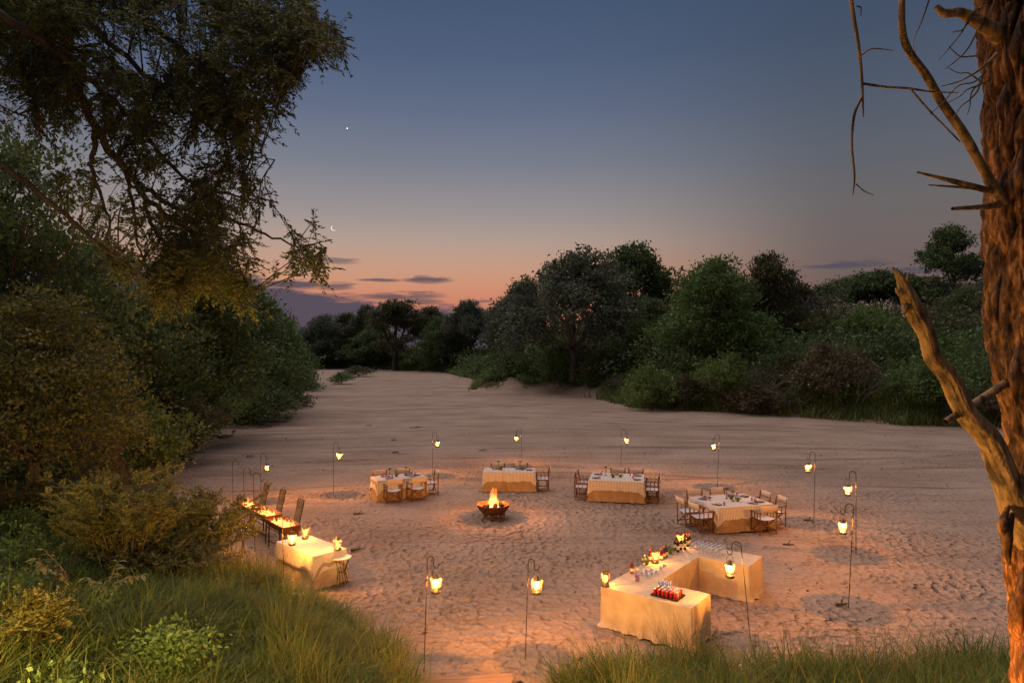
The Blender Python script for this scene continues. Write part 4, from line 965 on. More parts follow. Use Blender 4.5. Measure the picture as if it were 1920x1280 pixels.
def striped_mat():
    m = bpy.data.materials.new('striped_cloth'); m.use_nodes = True; t = m.node_tree; b = t.nodes['Principled BSDF']; b.inputs['Roughness'].default_value = .9; b.inputs['Specular IOR Level'].default_value = .15
    co = t.nodes.new('ShaderNodeTexCoord'); sp = t.nodes.new('ShaderNodeSeparateXYZ'); t.links.new(co.outputs['Object'], sp.inputs[0])
    a = t.nodes.new('ShaderNodeMath'); a.operation = 'MULTIPLY'; a.inputs[1].default_value = 2 * pi / .055; t.links.new(sp.outputs[0], a.inputs[0])
    s = t.nodes.new('ShaderNodeMath'); s.operation = 'SINE'; t.links.new(a.outputs[0], s.inputs[0])
    r = t.nodes.new('ShaderNodeValToRGB'); e = r.color_ramp.elements; e[0].position = .0; e[0].color = (.60, .55, .49, 1); e[1].position = .55; e[1].color = (.60, .55, .49, 1)
    x = e.new(.75); x.color = (.34, .27, .21, 1); t.links.new(s.outputs[0], r.inputs[0]); t.links.new(r.outputs[0], b.inputs['Base Color'])
    n = t.nodes.new('ShaderNodeTexNoise'); n.inputs['Scale'].default_value = 9; t.links.new(co.outputs['Object'], n.inputs['Vector'])
    bp = t.nodes.new('ShaderNodeBump'); bp.inputs['Strength'].default_value = .7; bp.inputs['Distance'].default_value = .02; t.links.new(n.outputs['Fac'], bp.inputs['Height']); t.links.new(bp.outputs[0], b.inputs['Normal'])
    return m
M_STRIPE = striped_mat()
def thin_glass(name, col, tr=.82, rough=.05, transl=0.0):
    m = bpy.data.materials.new(name); m.use_nodes = True; t = m.node_tree; t.nodes.clear()
    a = t.nodes.new('ShaderNodeBsdfTransparent'); a.inputs[0].default_value = (*col, 1)
    g = t.nodes.new('ShaderNodeBsdfGlossy'); g.inputs['Roughness'].default_value = rough; g.inputs[0].default_value = (.9, .9, .9, 1)
    x = t.nodes.new('ShaderNodeMixShader'); x.inputs[0].default_value = 1 - tr; t.links.new(a.outputs[0], x.inputs[1]); t.links.new(g.outputs[0], x.inputs[2])
    out = x.outputs[0]
    if transl:
        l = t.nodes.new('ShaderNodeBsdfTranslucent'); l.inputs[0].default_value = (.95, .72, .40, 1)
        y = t.nodes.new('ShaderNodeMixShader'); y.inputs[0].default_value = transl; t.links.new(out, y.inputs[1]); t.links.new(l.outputs[0], y.inputs[2]); out = y.outputs[0]
    o = t.nodes.new('ShaderNodeOutputMaterial'); t.links.new(out, o.inputs[0]); return m
G_CLEAR = thin_glass('clear_glass', (.96, .96, .96), .70)
G_LANT = thin_glass('lantern_glass', (1, .86, .62), .94, .1, .035)
G_MAUVE = thin_glass('mauve_glass', (.84, .66, .70), .84)
G_AMBER = thin_glass('amber_liquor', (.85, .35, .12), .85)
G_GREEN = thin_glass('green_glass', (.35, .55, .25), .85)
M_WINE = mat('wine_bottle_glass', (.012, .010, .008), (.02, .018, .012), .12, 8, spec=.6)
M_FOIL = mat('red_foil', (.22, .02, .02), (.30, .03, .03), .35, 20, spec=.5)
M_PAPER = mat('paper_label', (.60, .56, .48), (.68, .64, .56), .8, 30)
M_FLAME = emit_mat('flame', (1.0, .40, .065), 9.0)
def fire_mat(name, s0, s1):
    """flame body: hot and opaque low down, thinner and redder towards the tips"""
    m = bpy.data.materials.new(name); m.use_nodes = True; t = m.node_tree; t.nodes.clear()
    co = t.nodes.new('ShaderNodeTexCoord'); sp = t.nodes.new('ShaderNodeSeparateXYZ'); t.links.new(co.outputs['Object'], sp.inputs[0])
    n = t.nodes.new('ShaderNodeTexNoise'); n.inputs['Scale'].default_value = 9; t.links.new(co.outputs['Object'], n.inputs['Vector'])
    a = t.nodes.new('ShaderNodeMath'); a.operation = 'MULTIPLY_ADD'; a.inputs[1].default_value = .5; t.links.new(n.outputs['Fac'], a.inputs[0]); t.links.new(sp.outputs[2], a.inputs[2])
    mr = t.nodes.new('ShaderNodeMapRange'); mr.inputs['From Min'].default_value = s0; mr.inputs['From Max'].default_value = s1; t.links.new(a.outputs[0], mr.inputs['Value'])
    r = t.nodes.new('ShaderNodeValToRGB'); e = r.color_ramp.elements; e[0].color = (1, .50, .15, 1); e[1].color = (1, .20, .03, 1); t.links.new(mr.outputs[0], r.inputs[0])
    em = t.nodes.new('ShaderNodeEmission'); em.inputs[1].default_value = 8.0; t.links.new(r.outputs[0], em.inputs[0])
    tp = t.nodes.new('ShaderNodeBsdfTransparent')
    q = t.nodes.new('ShaderNodeMapRange'); q.inputs['To Min'].default_value = .25; q.inputs['To Max'].default_value = .92; t.links.new(mr.outputs[0], q.inputs['Value'])
    x = t.nodes.new('ShaderNodeMixShader'); t.links.new(q.outputs[0], x.inputs[0]); t.links.new(em.outputs[0], x.inputs[1]); t.links.new(tp.outputs[0], x.inputs[2])
    o = t.nodes.new('ShaderNodeOutputMaterial'); t.links.new(x.outputs[0], o.inputs[0]); return m
M_FIRE = fire_mat('fire', .15, .95)
M_COALFIRE = fire_mat('coal_fire', .0, .45)
for n_ in M_COALFIRE.node_tree.nodes:
    if n_.type == 'EMISSION': n_.inputs[1].default_value = 4.5
M_EMBER = emit_mat('ember', (1.0, .20, .03), 7.0)

def point(name, parent, loc, watts, radius=.03, col=FLAME_COL):
    d = bpy.data.lights.get(name) or bpy.data.lights.new(name, 'POINT'); d.energy = watts; d.color = col; d.shadow_soft_size = radius
    o = bpy.data.objects.new(name, d); COL.objects.link(o); o.parent = parent; o.location = loc; return o

# ------------------------------------------------------------------ storm lantern and hooked stake
def make_lantern():
    e = empty('storm_lantern')
    MB().lathe([(.075, 0), (.085, .012), (.085, .045), (.06, .065), (.035, .075)], 14).build('fuel_tank', M_BRASS, e, True)
    MB().lathe([(.045, .078), (.064, .11), (.068, .15), (.058, .20), (.042, .235)], 14, capb=False, capt=False).build('glass_globe', G_LANT, e, True)
    MB().lathe([(.050, .236), (.058, .245), (.050, .27), (.034, .285), (.034, .31), (.044, .318), (.015, .33)], 14).build('chimney_cap', M_BRASS, e, True)
    for k in range(2):
        s = (-1, 1)[k]
        MB().tube([(s * .07, 0, .04), (s * .092, 0, .10), (s * .092, 0, .25), (s * .06, 0, .30), (s * .03, 0, .315)], .007, 6).build('side_frame', M_BRASS, e, True)
    g = MB()
    for k in range(4):
        a = pi / 4 + k * pi / 2; g.tube([(cos(a) * .075, sin(a) * .075, .07), (cos(a) * .08, sin(a) * .08, .15), (cos(a) * .055, sin(a) * .055, .24)], .0025, 4)
    g.build('wire_guard', M_BRASS, e)
    MB().tube([(.075 * cos(q), 0, .28 + .16 * sin(q)) for q in np.linspace(0, pi, 11)], .0035, 5).build('handle', M_IRON, e)
    MB().lathe([(.012, .085), (.032, .105), (.036, .128), (.022, .158), (.003, .192)], 10).build('flame', M_FLAME, e, True)
    point('lantern_light', e, (0, 0, .205), LANTERN_W, .012)
    return e
LANT = make_lantern(); LANT_USED = [False]
def lantern(loc, label, group, rz=0.0):
    o = LANT if not LANT_USED[0] else copy_tree(LANT); LANT_USED[0] = True
    o.location = loc; o.rotation_euler = (random.uniform(-.03, .03), random.uniform(-.03, .03), rz)
    for ch in o.children:
        if ch.name.startswith('flame'): q = random.uniform(.75, 1.12); ch.scale = (q, q, 1)
    if 'standing' in group:                                  # turned down lower than the hanging ones
        for ch in o.children:
            if ch.type == 'LIGHT':
                d = bpy.data.lights.get('table_lantern_light') or ch.data.copy(); d.name = 'table_lantern_light'; d.energy = LANTERN_W * .18; ch.data = d
    return tag(o, label, 'lantern', group)
STAKE_CACHE = {}
def stake(base, hgt, side, label, group, lean=0.0, rz=0.0, r=.10):
    """hooked iron stake; side = +1 hook to the right, -1 to the left; returns the hook point"""
    mb = MB()
    pts = [(0, 0, -.15), (0, 0, .5), (0, 0, hgt - r)]
    pts += [(side * (r - r * cos(q)), 0, hgt - r + r * sin(q)) for q in np.linspace(.3, pi, 9)]
    pts += [(side * 2 * r, 0, hgt - r - .10)]
    pts += [(side * (2 * r + .045 - .045 * cos(q)), 0, hgt - r - .10 - .045 * sin(q)) for q in np.linspace(.4, pi, 6)]
    pts += [(side * (2 * r + .095), 0, hgt - r - .06)]
    o = mb.tube(pts, .0085, 6).build('hooked_stake', M_IRON, None, True)
    o.location = base; o.rotation_euler = (0, lean, rz); tag(o, label, 'stake', group)
    hk = Matrix.Rotation(rz, 3, 'Z') @ Matrix.Rotation(lean, 3, 'Y') @ Vector((side * (2 * r + .045), 0, hgt - r - .145))
    return Vector(base) + hk
RING = [  # u, base v, top v, hook side, lean, where
    (489, 940, 850, 1, .0, 'behind the row of braziers'),
    (625, 928, 829, 1, .0, 'alone on open sand between braziers and the left dining table'),
    (811, 892, 810, 1, .0, 'behind the left dining table'),
    (979, 872, 801, -1, -.03, 'behind the long table past the fire bowl'),
    (1164, 888, 804, 1, .02, 'behind the dining table right of the fire bowl'),
    (1345, 912, 814, -1, .04, 'behind the square table nearest the bar'),
    (1526, 979, 847, -1, .02, 'right of the square table, farthest of the three at right'),
    (1605, 1040, 883, -1, .0, 'at right, middle one of the three in a row'),
    (1591, 1137, 944, -1, .05, 'at right, nearest of the three in a row'),
    (1408, 1208, 1013, -1, -.10, 'in front of the right end of the bar'),
    (985, 1234, 1047, 1, .03, 'at bottom centre, right one of the near pair'),
    (795, 1259, 1042, 1, .03, 'at bottom centre, left one of the near pair'),
    (533, 1108, 968, 1, -.03, 'at the corner of the buffet table by the braziers'),
]
for u, vb, vt, sd_, ln, wh in RING:
    b = gp(u, vb); hgt = (vb - vt) / F * b.y
    hk = stake(b, hgt, sd_, 'hooked lantern stake ' + wh, 'lantern stakes', ln, r=.055 if 'bottom centre' in wh else .09)
    lantern(hk + Vector((0, 0, -.435)), 'lantern hanging on stake ' + wh, 'hanging lanterns', random.uniform(-.5, .5))
for u, vb, vt, lb in ((438, 985, 863, 'empty hooked stake beside the yellow shrub, leftmost of three'), (459, 1008, 876, 'empty hooked stake in front of the first brazier, middle of three'), (478, 1034, 886, 'empty hooked stake in front of the second brazier, rightmost of three')):
    b = gp(u, vb); stake(b, (vb - vt) / F * b.y, 1, lb, 'empty stakes by the braziers', -.02)
# three unseen lanterns, far brighter, added to light the near grass, shrubs and trunk
for x, y, h, wt, lb in ((1.15, 3.5, 1.3, 1000.0, 'unseen hooked stake near the big rough-barked tree'), (-6.0, 6.0, 2.2, 1100.0, 'unseen hooked stake on the grass slope at far left'),
                        (-2.3, 3.9, 1.35, 2500.0, 'unseen short hooked stake beside the plank walkway')):
    hk = stake((x, y, hz(x, y)), h, 1, lb, 'lantern stakes')
    o = lantern(hk + Vector((0, 0, -.435)), 'lit lantern on the ' + lb, 'hanging lanterns')
    for ch in o.children:
        if ch.type == 'LIGHT': d = ch.data.copy(); d.energy = wt; d.color = (1.0, .42, .09) if 'barked' in lb else (1.0, .68, .29); ch.data = d

# ------------------------------------------------------------------ cloths
def cloth_skirt(w, d, h, flare, amp, seed, drop=None, corner=0.0, rows=9, top=True, z0=None, rounded=.02, hem=0.0):
    """a cloth over a w x d top at height h: flat top and a hanging skirt with folds; drop = hanging length (None: to the ground)"""
    r = np.random.default_rng(seed); x, y = w / 2, d / 2
    per = []; step = .035
    for (ax, ay, bx, by, nx, ny) in ((-x, -y, x, -y, 0, -1), (x, -y, x, y, 1, 0), (x, y, -x, y, 0, 1), (-x, y, -x, -y, -1, 0)):
        L = math.hypot(bx - ax, by - ay); n = int(L / step)
        for k in range(n):
            t = k / n; px, py = ax + (bx - ax) * t, ay + (by - ay) * t; dc = min(t, 1 - t) * L
            nn = Vector((nx, ny))
            if dc < .10:                                    # round the corner direction
                cx = 1 if (t > .5) else -1; tx = Vector((bx - ax, by - ay)).normalized() * cx
                nn = (nn + tx * (1 - dc / .10)).normalized()
            per.append((px, py, nn.x, nn.y, dc))
    N = len(per); s = np.arange(N) * step; ph = r.uniform(0, 100)
    fold = 1.25 * (fbm(s * 2.1 + ph, s * 0, seed=seed) - .5) * 1.6 + np.sin(s * 2 * pi / .34 + 5 * fbm(s * .9 + ph, s * 0, seed=seed + 2)) * (.2 + .6 * fbm(s * .7 + ph, s * 0, seed=seed + 4))
    V = []; Fc = []
    for i in range(rows + 1):
        t = i / rows
        for k, (px, py, nx, ny, dc) in enumerate(per):
            D = h - .004 if drop is None else min(drop * (1 + .06 * fold[k]) + corner * max(0, 1 - dc / .22) ** 1.3, h - .02)
            o = .008 + flare * t ** 1.2 + amp * (t ** 1.1) * fold[k]
            if drop is None and t > .93: o += hem * abs(fold[k])
            if i == 0: o = 0.0
            V.append((px + nx * o, py + ny * o, h - D * t ** .97 if i else h))
    for i in range(rows):
        for k in range(N):
            k2 = (k + 1) % N; Fc.append((i * N + k, (i + 1) * N + k, (i + 1) * N + k2, i * N + k2))
    mb = MB().add(V, Fc)
    nx_, ny_ = 14, 8; b = len(mb.v); rr = random.Random(seed)
    for j in range(ny_ + 1):
        for i in range(nx_ + 1):
            ed = i in (0, nx_) or j in (0, ny_)
            mb.v.append((-x + w * i / nx_, -y + d * j / ny_, h + (0 if ed else rr.uniform(0, .003))))
    for j in range(ny_):
        for i in range(nx_): q = b + j * (nx_ + 1) + i; mb.f.append((q, q + 1, q + nx_ + 2, q + nx_ + 1))
    return mb
TH = .76
def dining_table(cx, cy, ang, w, d, label, clabel, seed, runner=True, um=None):
    e = empty('dining_table', (cx, cy, .01), ang)
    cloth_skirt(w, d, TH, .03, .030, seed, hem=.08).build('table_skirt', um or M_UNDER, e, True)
    top = MB().box((0, 0, TH - .03), (w - .06, d - .06, .035)).build('tabletop', M_WOOD, e)
    for sx in (-1, 1):
        for sy in (-1, 1): MB().box((sx * (w / 2 - .12), sy * (d / 2 - .12), (TH - .05) / 2), (.05, .05, TH - .05)).build('leg', M_WOOD, e)
    tag(e, label, 'table', 'tables set out on the sand')
    if runner:
        c = cloth_skirt(w + .012, d + .012, TH + .006, .05, .022, seed + 50, drop=.36, corner=.20, rows=6).build('tablecloth', M_STRIPE, None, True)
        c.location = (cx, cy, .01); c.rotation_euler = (0, 0, ang); tag(c, clabel, 'tablecloth', 'striped tablecloths')
    return e
def loc2(cx, cy, ang, x, y, z=0.0): return Vector((cx + x * cos(ang) - y * sin(ang), cy + x * sin(ang) + y * cos(ang), z))

# ------------------------------------------------------------------ director's chair
def make_chair():
    e = empty('director_chair'); w, d = .56, .46; x, y = w / 2, d / 2
    for sx in (-1, 1):
        MB().box((sx * x, y, .32), (.032, .045, .64)).build('leg', M_WOOD, e)
        MB().tube([(sx * x, -y, 0), (sx * x, -y - .005, .62), (sx * x, -y - .05, .90)], .021, 4).build('leg', M_WOOD, e)
        MB().box((sx * x, .02, .652), (.065, d + .12, .022)).build('armrest', M_WOOD, e)
        MB().box((sx * x, 0, .10), (.028, d, .034)).build('side_rail', M_WOOD, e)
        MB().box((sx * x, 0, .45), (.028, d, .034)).build('side_rail', M_WOOD, e)
        for q in (-.09, .06): MB().box((sx * x, q, .55), (.018, .02, .18)).build('spindle', M_WOOD, e)
    for sy in (-1, 1):
        MB().bar((-x + .03, sy * (y - .05), .10), (x - .03, sy * (y - .05), .44), .022, .032).build('cross_brace', M_WOOD, e)
        MB().bar((x - .03, sy * (y - .08), .10), (-x + .03, sy * (y - .08), .44), .022, .032).build('cross_brace', M_WOOD, e)
    s = MB()
    for i in range(9):
        t = i / 8; s.v += [(-x + .02 + (w - .04) * t, -y + .01, .468 - .035 * sin(pi * t)), (-x + .02 + (w - .04) * t, y + .01, .468 - .035 * sin(pi * t))]
    for i in range(8): s.f.append((2 * i, 2 * i + 1, 2 * i + 3, 2 * i + 2))
    s.build('seat', M_SEAT, e, True)
    b = MB(); N = 9
    for i in range(N):
        t = i / (N - 1); xx = -x - .022 + (w + .044) * t; yy = -y - .03 - .045 * sin(pi * t)
        for (oy, z) in ((.0, .70), (-.028, .91), (-.036, .91), (-.010, .70)): b.v.append((xx, yy + oy, z))
    for i in range(N - 1):
        for k in range(4): k2 = (k + 1) % 4; b.f.append((4 * i + k, 4 * i + 4 + k, 4 * i + 4 + k2, 4 * i + k2))
    b.f += [(0, 1, 2, 3), tuple(4 * (N - 1) + k for k in (3, 2, 1, 0))]
    b.build('backrest', M_CANVAS, e, True)
    return e
CHAIR = make_chair(); CH_USED = [False]
def chair(p, rz, label):
    o = CHAIR if not CH_USED[0] else copy_tree(CHAIR); CH_USED[0] = True
    o.location = (p.x, p.y, -.01); o.rotation_euler = (0, 0, rz); return tag(o, label, 'chair', "director's chairs at the tables")

# ------------------------------------------------------------------ tableware prototypes
ME_PLATE = MB().lathe([(.06, 0), (.13, .006), (.15, .014), (.146, .018), (.10, .010), (.02, .008)], 18).mesh('plate', M_PLATE, True)
ME_TUMB = MB().lathe([(.030, 0), (.034, .01), (.040, .12), (.037, .12), (.031, .012), (.0, .012)], 12, capt=False).mesh('tumbler', G_MAUVE, True)
nap = MB()
for i in range(7):
    t = i / 6; yy = .10 - .42 * t
    z = .022 if yy > -.16 else .022 - ((-.16 - yy) * 1.9); y2 = yy if yy > -.16 else -.16 - (-.16 - yy) * .25
    for k in range(5): nap.v.append(((k / 4 - .5) * .13, y2 - .004 * (k % 2), z + .006 * (k % 2)))
for i in range(6):
    for k in range(4): nap.f.append((5 * i + k, 5 * i + k + 1, 5 * i + k + 6, 5 * i + k + 5))
ME_NAP = nap.mesh('napkin', M_NAPKIN, True)
ME_FORK = MB().box((0, 0, .003), (.014, .19, .003)).box((0, .09, .003), (.024, .05, .0035)).mesh('fork', M_STEEL)
ME_KNIFE = MB().box((0, 0, .003), (.012, .21, .003)).box((0, .06, .003), (.019, .11, .0035)).mesh('knife', M_STEEL)
def setting(cx, cy, ang, lx, ly, rz, where):
    """one place setting at table-local position; rz local direction (seat side is -y of the setting)"""
    z = TH + .018; a = ang + rz
    for me_, dx, dy, nm, lb in ((ME_PLATE, 0, 0, 'plate', 'dark plate'), (ME_TUMB, .17, .15, 'tumbler', 'mauve glass tumbler'), (ME_NAP, 0, 0, 'napkin', 'mauve napkin'), (ME_FORK, -.18, 0, 'fork', 'steel fork'), (ME_KNIFE, .18, -.02, 'knife', 'steel knife')):
        p = loc2(cx, cy, ang, lx, ly); q = loc2(p.x, p.y, a, dx, dy, z + .001)
        o = link(nm, me_); o.location = q; o.rotation_euler = (0, 0, a + random.uniform(-.12, .12))
        tag(o, lb + ' ' + where, nm, nm + 's on the dining tables')
def table_lamp(p, label):
    e = empty('table_lamp', p)
    MB().lathe([(.05, 0), (.05, .01), (.012, .016)], 14).build('foot', M_IRON, e, True)
    MB().lathe([(.008, .014), (.008, .30)], 8).build('stem', M_IRON, e, True)
    MB().lathe([(.055, .295), (.06, .30), (.058, .325), (.02, .335)], 14).build('shade', M_IRON, e, True)
    return tag(e, label, 'lamp', 'small unlit lamps on the dining tables')
def posy(p, label, seed, n=120, rad=.09):
    e = empty('table_greenery', p); r = np.random.default_rng(seed)
    MB().lathe([(.035, 0), (.045, .03), (.04, .06), (.036, .06), (.03, .01)], 12, capt=False).build('bowl', M_PLATE, e, True)
    P = r.normal(size=(n, 3)) * np.array([rad * .5, rad * .5, .025]) + np.array([0, 0, .08]); L = r.uniform(.03, .06, n)
    link('leaves', np_mesh('posy_leaves', leaf_quads(P, unit(r.normal(size=(n, 3)) + np.array([0, 0, .6])), L, L * .5, r), 4, mat=L_FRESH), None, e)
    return tag(e, label, 'greenery', 'greenery on tables')

TABLES = {  # cx, cy, angle, width, depth, description, seats: (local x, local y, facing)
    'left dining table': (-4.30, 25.95, radians(26), 1.9, .95, [(-.45, -1, 'near left seat'), (.45, -1, 'near right seat'), (-.45, 1, 'far left seat'), (.45, 1, 'far right seat'), (1, 0, 'right end seat')]),
    'long table behind the fire bowl': (-.10, 27.35, radians(-1.5), 2.05, .95, [(-.5, 1, 'far left seat'), (.45, 1, 'far right seat'), (1, 0, 'right end seat')]),
    'table right of the fire bowl': (3.98, 25.85, radians(-12), 2.0, 1.6, [(-1, -.4, 'left side near seat'), (-1, .4, 'left side far seat'), (1, -.4, 'right side near seat'), (1, .4, 'right side far seat'), (-.05, 1, 'far side left seat'), (.65, 1, 'far side right seat')]),
    'square table nearest the bar': (7.0, 21.85, radians(16), 2.0, 1.65, [(-1, -.4, 'left side near seat'), (-1, .4, 'left side far seat'), (1, -.42, 'right side near seat'), (1, .38, 'right side far seat'), (-.5, 1, 'far side left seat'), (.4, 1, 'far side right seat'), (.42, -1, 'near side seat')]),
}
COLORS = {'left dining table': 'under striped cloth with lamps on it', 'long table behind the fire bowl': 'with tan skirt facing the flames', 'table right of the fire bowl': 'broad and tan-skirted with greenery in the middle', 'square table nearest the bar': 'crowded with glasses and draped in two cloths'}
sdn = 700
for nm, (cx, cy, ang, w, d, seats) in TABLES.items():
    dining_table(cx, cy, ang, w, d, nm + ' ' + COLORS[nm], 'striped cream cloth draped over the ' + nm, sdn); sdn += 7
    for (sx, sy, wh) in seats:
        if abs(sx) == 1 and abs(sy) != 1:
            p = loc2(cx, cy, ang, sx * (w / 2 + .30), sy); rz = pi / 2 if sx > 0 else -pi / 2; s = (sx * (w / 2 - .24), sy)
        else:
            p = loc2(cx, cy, ang, sx, sy * (d / 2 + .28)); rz = pi if sy > 0 else 0; s = (sx, sy * (d / 2 - .24))
        j = random.uniform(-.09, .09)
        chair(p, ang + rz + j, "wooden director's chair, %s of the %s" % (wh.replace(' seat', ''), nm))
        setting(cx, cy, ang, s[0], s[1], rz, 'at the %s of the %s' % (wh.replace(' seat', ''), nm))
for nm, spots in (('left dining table', ((-.35, .05, 'left'), (.30, .05, 'right'))), ('long table behind the fire bowl', ((-.45, .18, 'left'), (.42, .18, 'right'))), ('table right of the fire bowl', ((-.45, .28, 'only'),)), ('square table nearest the bar', ((.05, .30, 'rear'), (.0, -.12, 'front')))):
    cx, cy, ang, w, d, _ = TABLES[nm]
    for x, y, wh in spots: table_lamp(loc2(cx, cy, ang, x, y, TH + .019), 'slim dark unlit lamp, %s one on the %s' % (wh, nm))
for k, (nm, x, y, wh) in enumerate((('table right of the fire bowl', -.15, -.15, 'larger leafy posy'), ('table right of the fire bowl', .12, -.05, 'smaller leafy posy'), ('square table nearest the bar', .12, -.2, 'leafy posy by the lamp foot'), ('square table nearest the bar', .1, .12, 'leafy posy near the middle'), ('long table behind the fire bowl', -.35, .0, 'flat leafy sprig at left'), ('long table behind the fire bowl', .5, .05, 'flat leafy sprig at right'), ('left dining table', -.1, .0, 'leafy sprig in the middle'))):
    cx, cy, ang, w, d, _ = TABLES[nm]; posy(loc2(cx, cy, ang, x, y, TH + .019), '%s on the %s' % (wh, nm), 810 + k)

# ------------------------------------------------------------------ fire bowl
fb = gp(925, 968); fb.z = 0
e = empty('fire_bowl', fb)
prof = [(.16, .06), (.34, .12), (.48, .24), (.555, .40), (.575, .43), (.56, .435), (.53, .40), (.46, .26), (.32, .16), (.0, .13)]
MB().lathe(prof, 40, capt=False).build('bowl', M_RUST, e, True)
for k in range(3):
    a = .4 + k * 2.1; MB().box((cos(a) * .33, sin(a) * .33, .05), (.16, .10, .12), Matrix.Rotation(a, 3, 'Z')).build('foot', M_LOG, e)
tag(e, 'large rusty steel fire bowl with flames in the centre of the sand', 'fire bowl')
rl = random.Random(3)
def log(p, q, r, label, group, parent=None):
    a, b = Vector(p), Vector(q); mb = MB(); limb(mb, a, b, r, r * .85, rl.randint(0, 999), .03, k=5, sides=8); o = mb.build('fire_log', M_CHAR, None, True)
    return tag(o, label, 'log', group)
for k, (p, q, r, lb) in enumerate((((-.30, -.15, .26), (.05, .10, .40), .075, 'charred log leaning in the left of the fire bowl'), ((.05, -.25, .26), (.10, .12, .42), .085, 'charred log in the front of the fire bowl'), ((.32, -.05, .28), (.02, .08, .40), .08, 'charred log at the right of the fire bowl'), ((.25, .25, .28), (-.15, .05, .42), .07, 'charred log at the back of the fire bowl'))):
    log(fb + Vector(p) + Vector((0, 0, .07)), fb + Vector(q) + Vector((0, 0, .10)), r, lb, 'logs in the fire bowl')
def flame_mesh(spec, seed):
    mb = MB(); r = random.Random(seed)
    for (x, y, z0, h, rad) in spec:
        pts = []; rs = []
        px, py = x, y
        for i in range(11):
            t = i / 10; px += r.uniform(-1, 1) * rad * .16; py += r.uniform(-1, 1) * rad * .16
            pts.append((px, py, z0 + h * t)); rs.append(rad * (.55 + 1.1 * t if t < .3 else .88 * ((1 - t) / .7) ** .75) + .003)
        mb.tube(pts, rs, 10, False)
    return mb
spec = [(.0, .0, .28, .72, .165), (-.10, .03, .28, .50, .12), (.11, -.02, .28, .44, .12), (.03, -.08, .30, .46, .09), (-.03, .09, .28, .5, .09), (.17, .05, .3, .24, .07), (-.17, -.03, .3, .22, .07), (.05, .02, .45, .52, .06), (-.05, -.03, .42, .40, .06)]
fl = flame_mesh(spec, 4).build('flame', M_FIRE, None, True); fl.location = fb; tag(fl, 'bright yellow flames burning in the fire bowl', 'flame')
point('fire_light', fl, (0, 0, .80), FIRE_W, .16, (1.0, .33, .06))

# ------------------------------------------------------------------ braziers
def brazier(c, ang, label, seed):
    e = empty('brazier', c, ang); L, Wd, h = 1.24, .52, .80; mb = MB(); n = 10; V = []; Fc = []
    for i in range(n + 1):
        a = pi * i / n
        for s in (-1, 1): V.append((s * L / 2, -Wd / 2 * cos(a), h - Wd * .55 * sin(a)))
    for i in range(n): Fc.append((2 * i, 2 * i + 1, 2 * i + 3, 2 * i + 2))
    for i in range(n + 1):
        a = pi * i / n
        for s in (-1, 1): V.append((s * (L / 2 - .012), -(Wd / 2 - .012) * cos(a), h - (Wd * .55 - .012) * sin(a)))
    b = 2 * (n + 1)
    for i in range(n): Fc.append((b + 2 * i, b + 2 * i + 2, b + 2 * i + 3, b + 2 * i + 1))
    for k in (0, n): Fc.append((2 * k, 2 * k + 1, b + 2 * k + 1, b + 2 * k))
    for s in (0, 1):
        Fc.append(tuple(2 * i + s for i in range(n + 1))); Fc.append(tuple(b + 2 * i + s for i in range(n + 1)))
    mb.add(V, Fc).build('trough', M_RUST, e)
    for sx in (-1, 1):
        for sy in (-1, 1):
            MB().bar((sx * (L / 2 - .06), sy * .21, 0), (sx * (L / 2 - .06), sy * .19, h - .12), .045, .03).build('leg', M_IRON, e)
    for sy in (-1, 1): MB().bar((-L / 2 + .06, sy * .205, .22), (L / 2 - .06, sy * .205, .22), .025, .03).build('leg_rail', M_IRON, e)
    g = empty('grate', (0, 0, 0)); g.parent = e
    # grate tipped up on the far edge
    fr = MB(); y0, z0, y1, z1 = Wd / 2 + .02, h + .02, Wd / 2 + .16, h + .62; x0, x1 = .05, .47
    P = lambda x, t: (x, y0 + (y1 - y0) * t, z0 + (z1 - z0) * t)
    for a, b_ in ((P(x0, 0), P(x1, 0)), (P(x1, 0), P(x1, 1)), (P(x1, 1), P(x0, 1)), (P(x0, 1), P(x0, 0))): fr.tube([a, b_], .013, 6)
    for k in range(1, 9): t = k / 9; fr.tube([P(x0 + (x1 - x0) * t, 0), P(x0 + (x1 - x0) * t, 1)], .0065, 4)
    for k in range(1, 6): t = k / 6; fr.tube([P(x0, t), P(x1, t)], .0055, 4)
    fr.build('grill_bars', M_SOOT, g)
    MB().tube([P(x0 + .12, 1), P(x0 + .13, 1.14), P(x1 - .13, 1.14), P(x1 - .12, 1)], .009, 6).build('handle', M_IRON, g)
    tag(e, label, 'brazier', 'braziers in a row')
    r = random.Random(seed); cm = MB(); em = MB()
    ce = empty('charcoal_bed', (c[0], c[1], h), ang)
    for k in range(95):
        x, y = r.uniform(-.56, .56), r.uniform(-.15, .15); q = r.uniform(.02, .045)
        (em if r.random() < .55 else cm).box((x, y, -.14 + r.uniform(0, .06) + .25 * y * y), (q * 2, q * 1.5, q * 1.4), Matrix.Rotation(r.uniform(0, 3), 3, (r.random(), r.random(), r.random() + .1)))
    cm.build('black_coal', M_CHAR, ce); em.build('glowing_coal', M_EMBER, ce)
    tag(ce, 'heap of glowing charcoal in the ' + label.split(',')[0], 'charcoal', 'charcoal beds')
    f = flame_mesh([(r.uniform(-.5, .5), r.uniform(-.12, .12), -.12, r.uniform(.12, .26), r.uniform(.035, .065)) for _ in range(16)], seed).build('flame', M_COALFIRE, None, True)
    f.location = (c[0], c[1], h - .02); f.rotation_euler = (0, 0, ang); tag(f, 'low flames over the coals of the ' + label.split(',')[0], 'flame', 'brazier flames')
    point('brazier_light', f, (0, 0, .34), FIRE_W * .30, .12, (1.0, .36, .08))
BA = radians(-51)
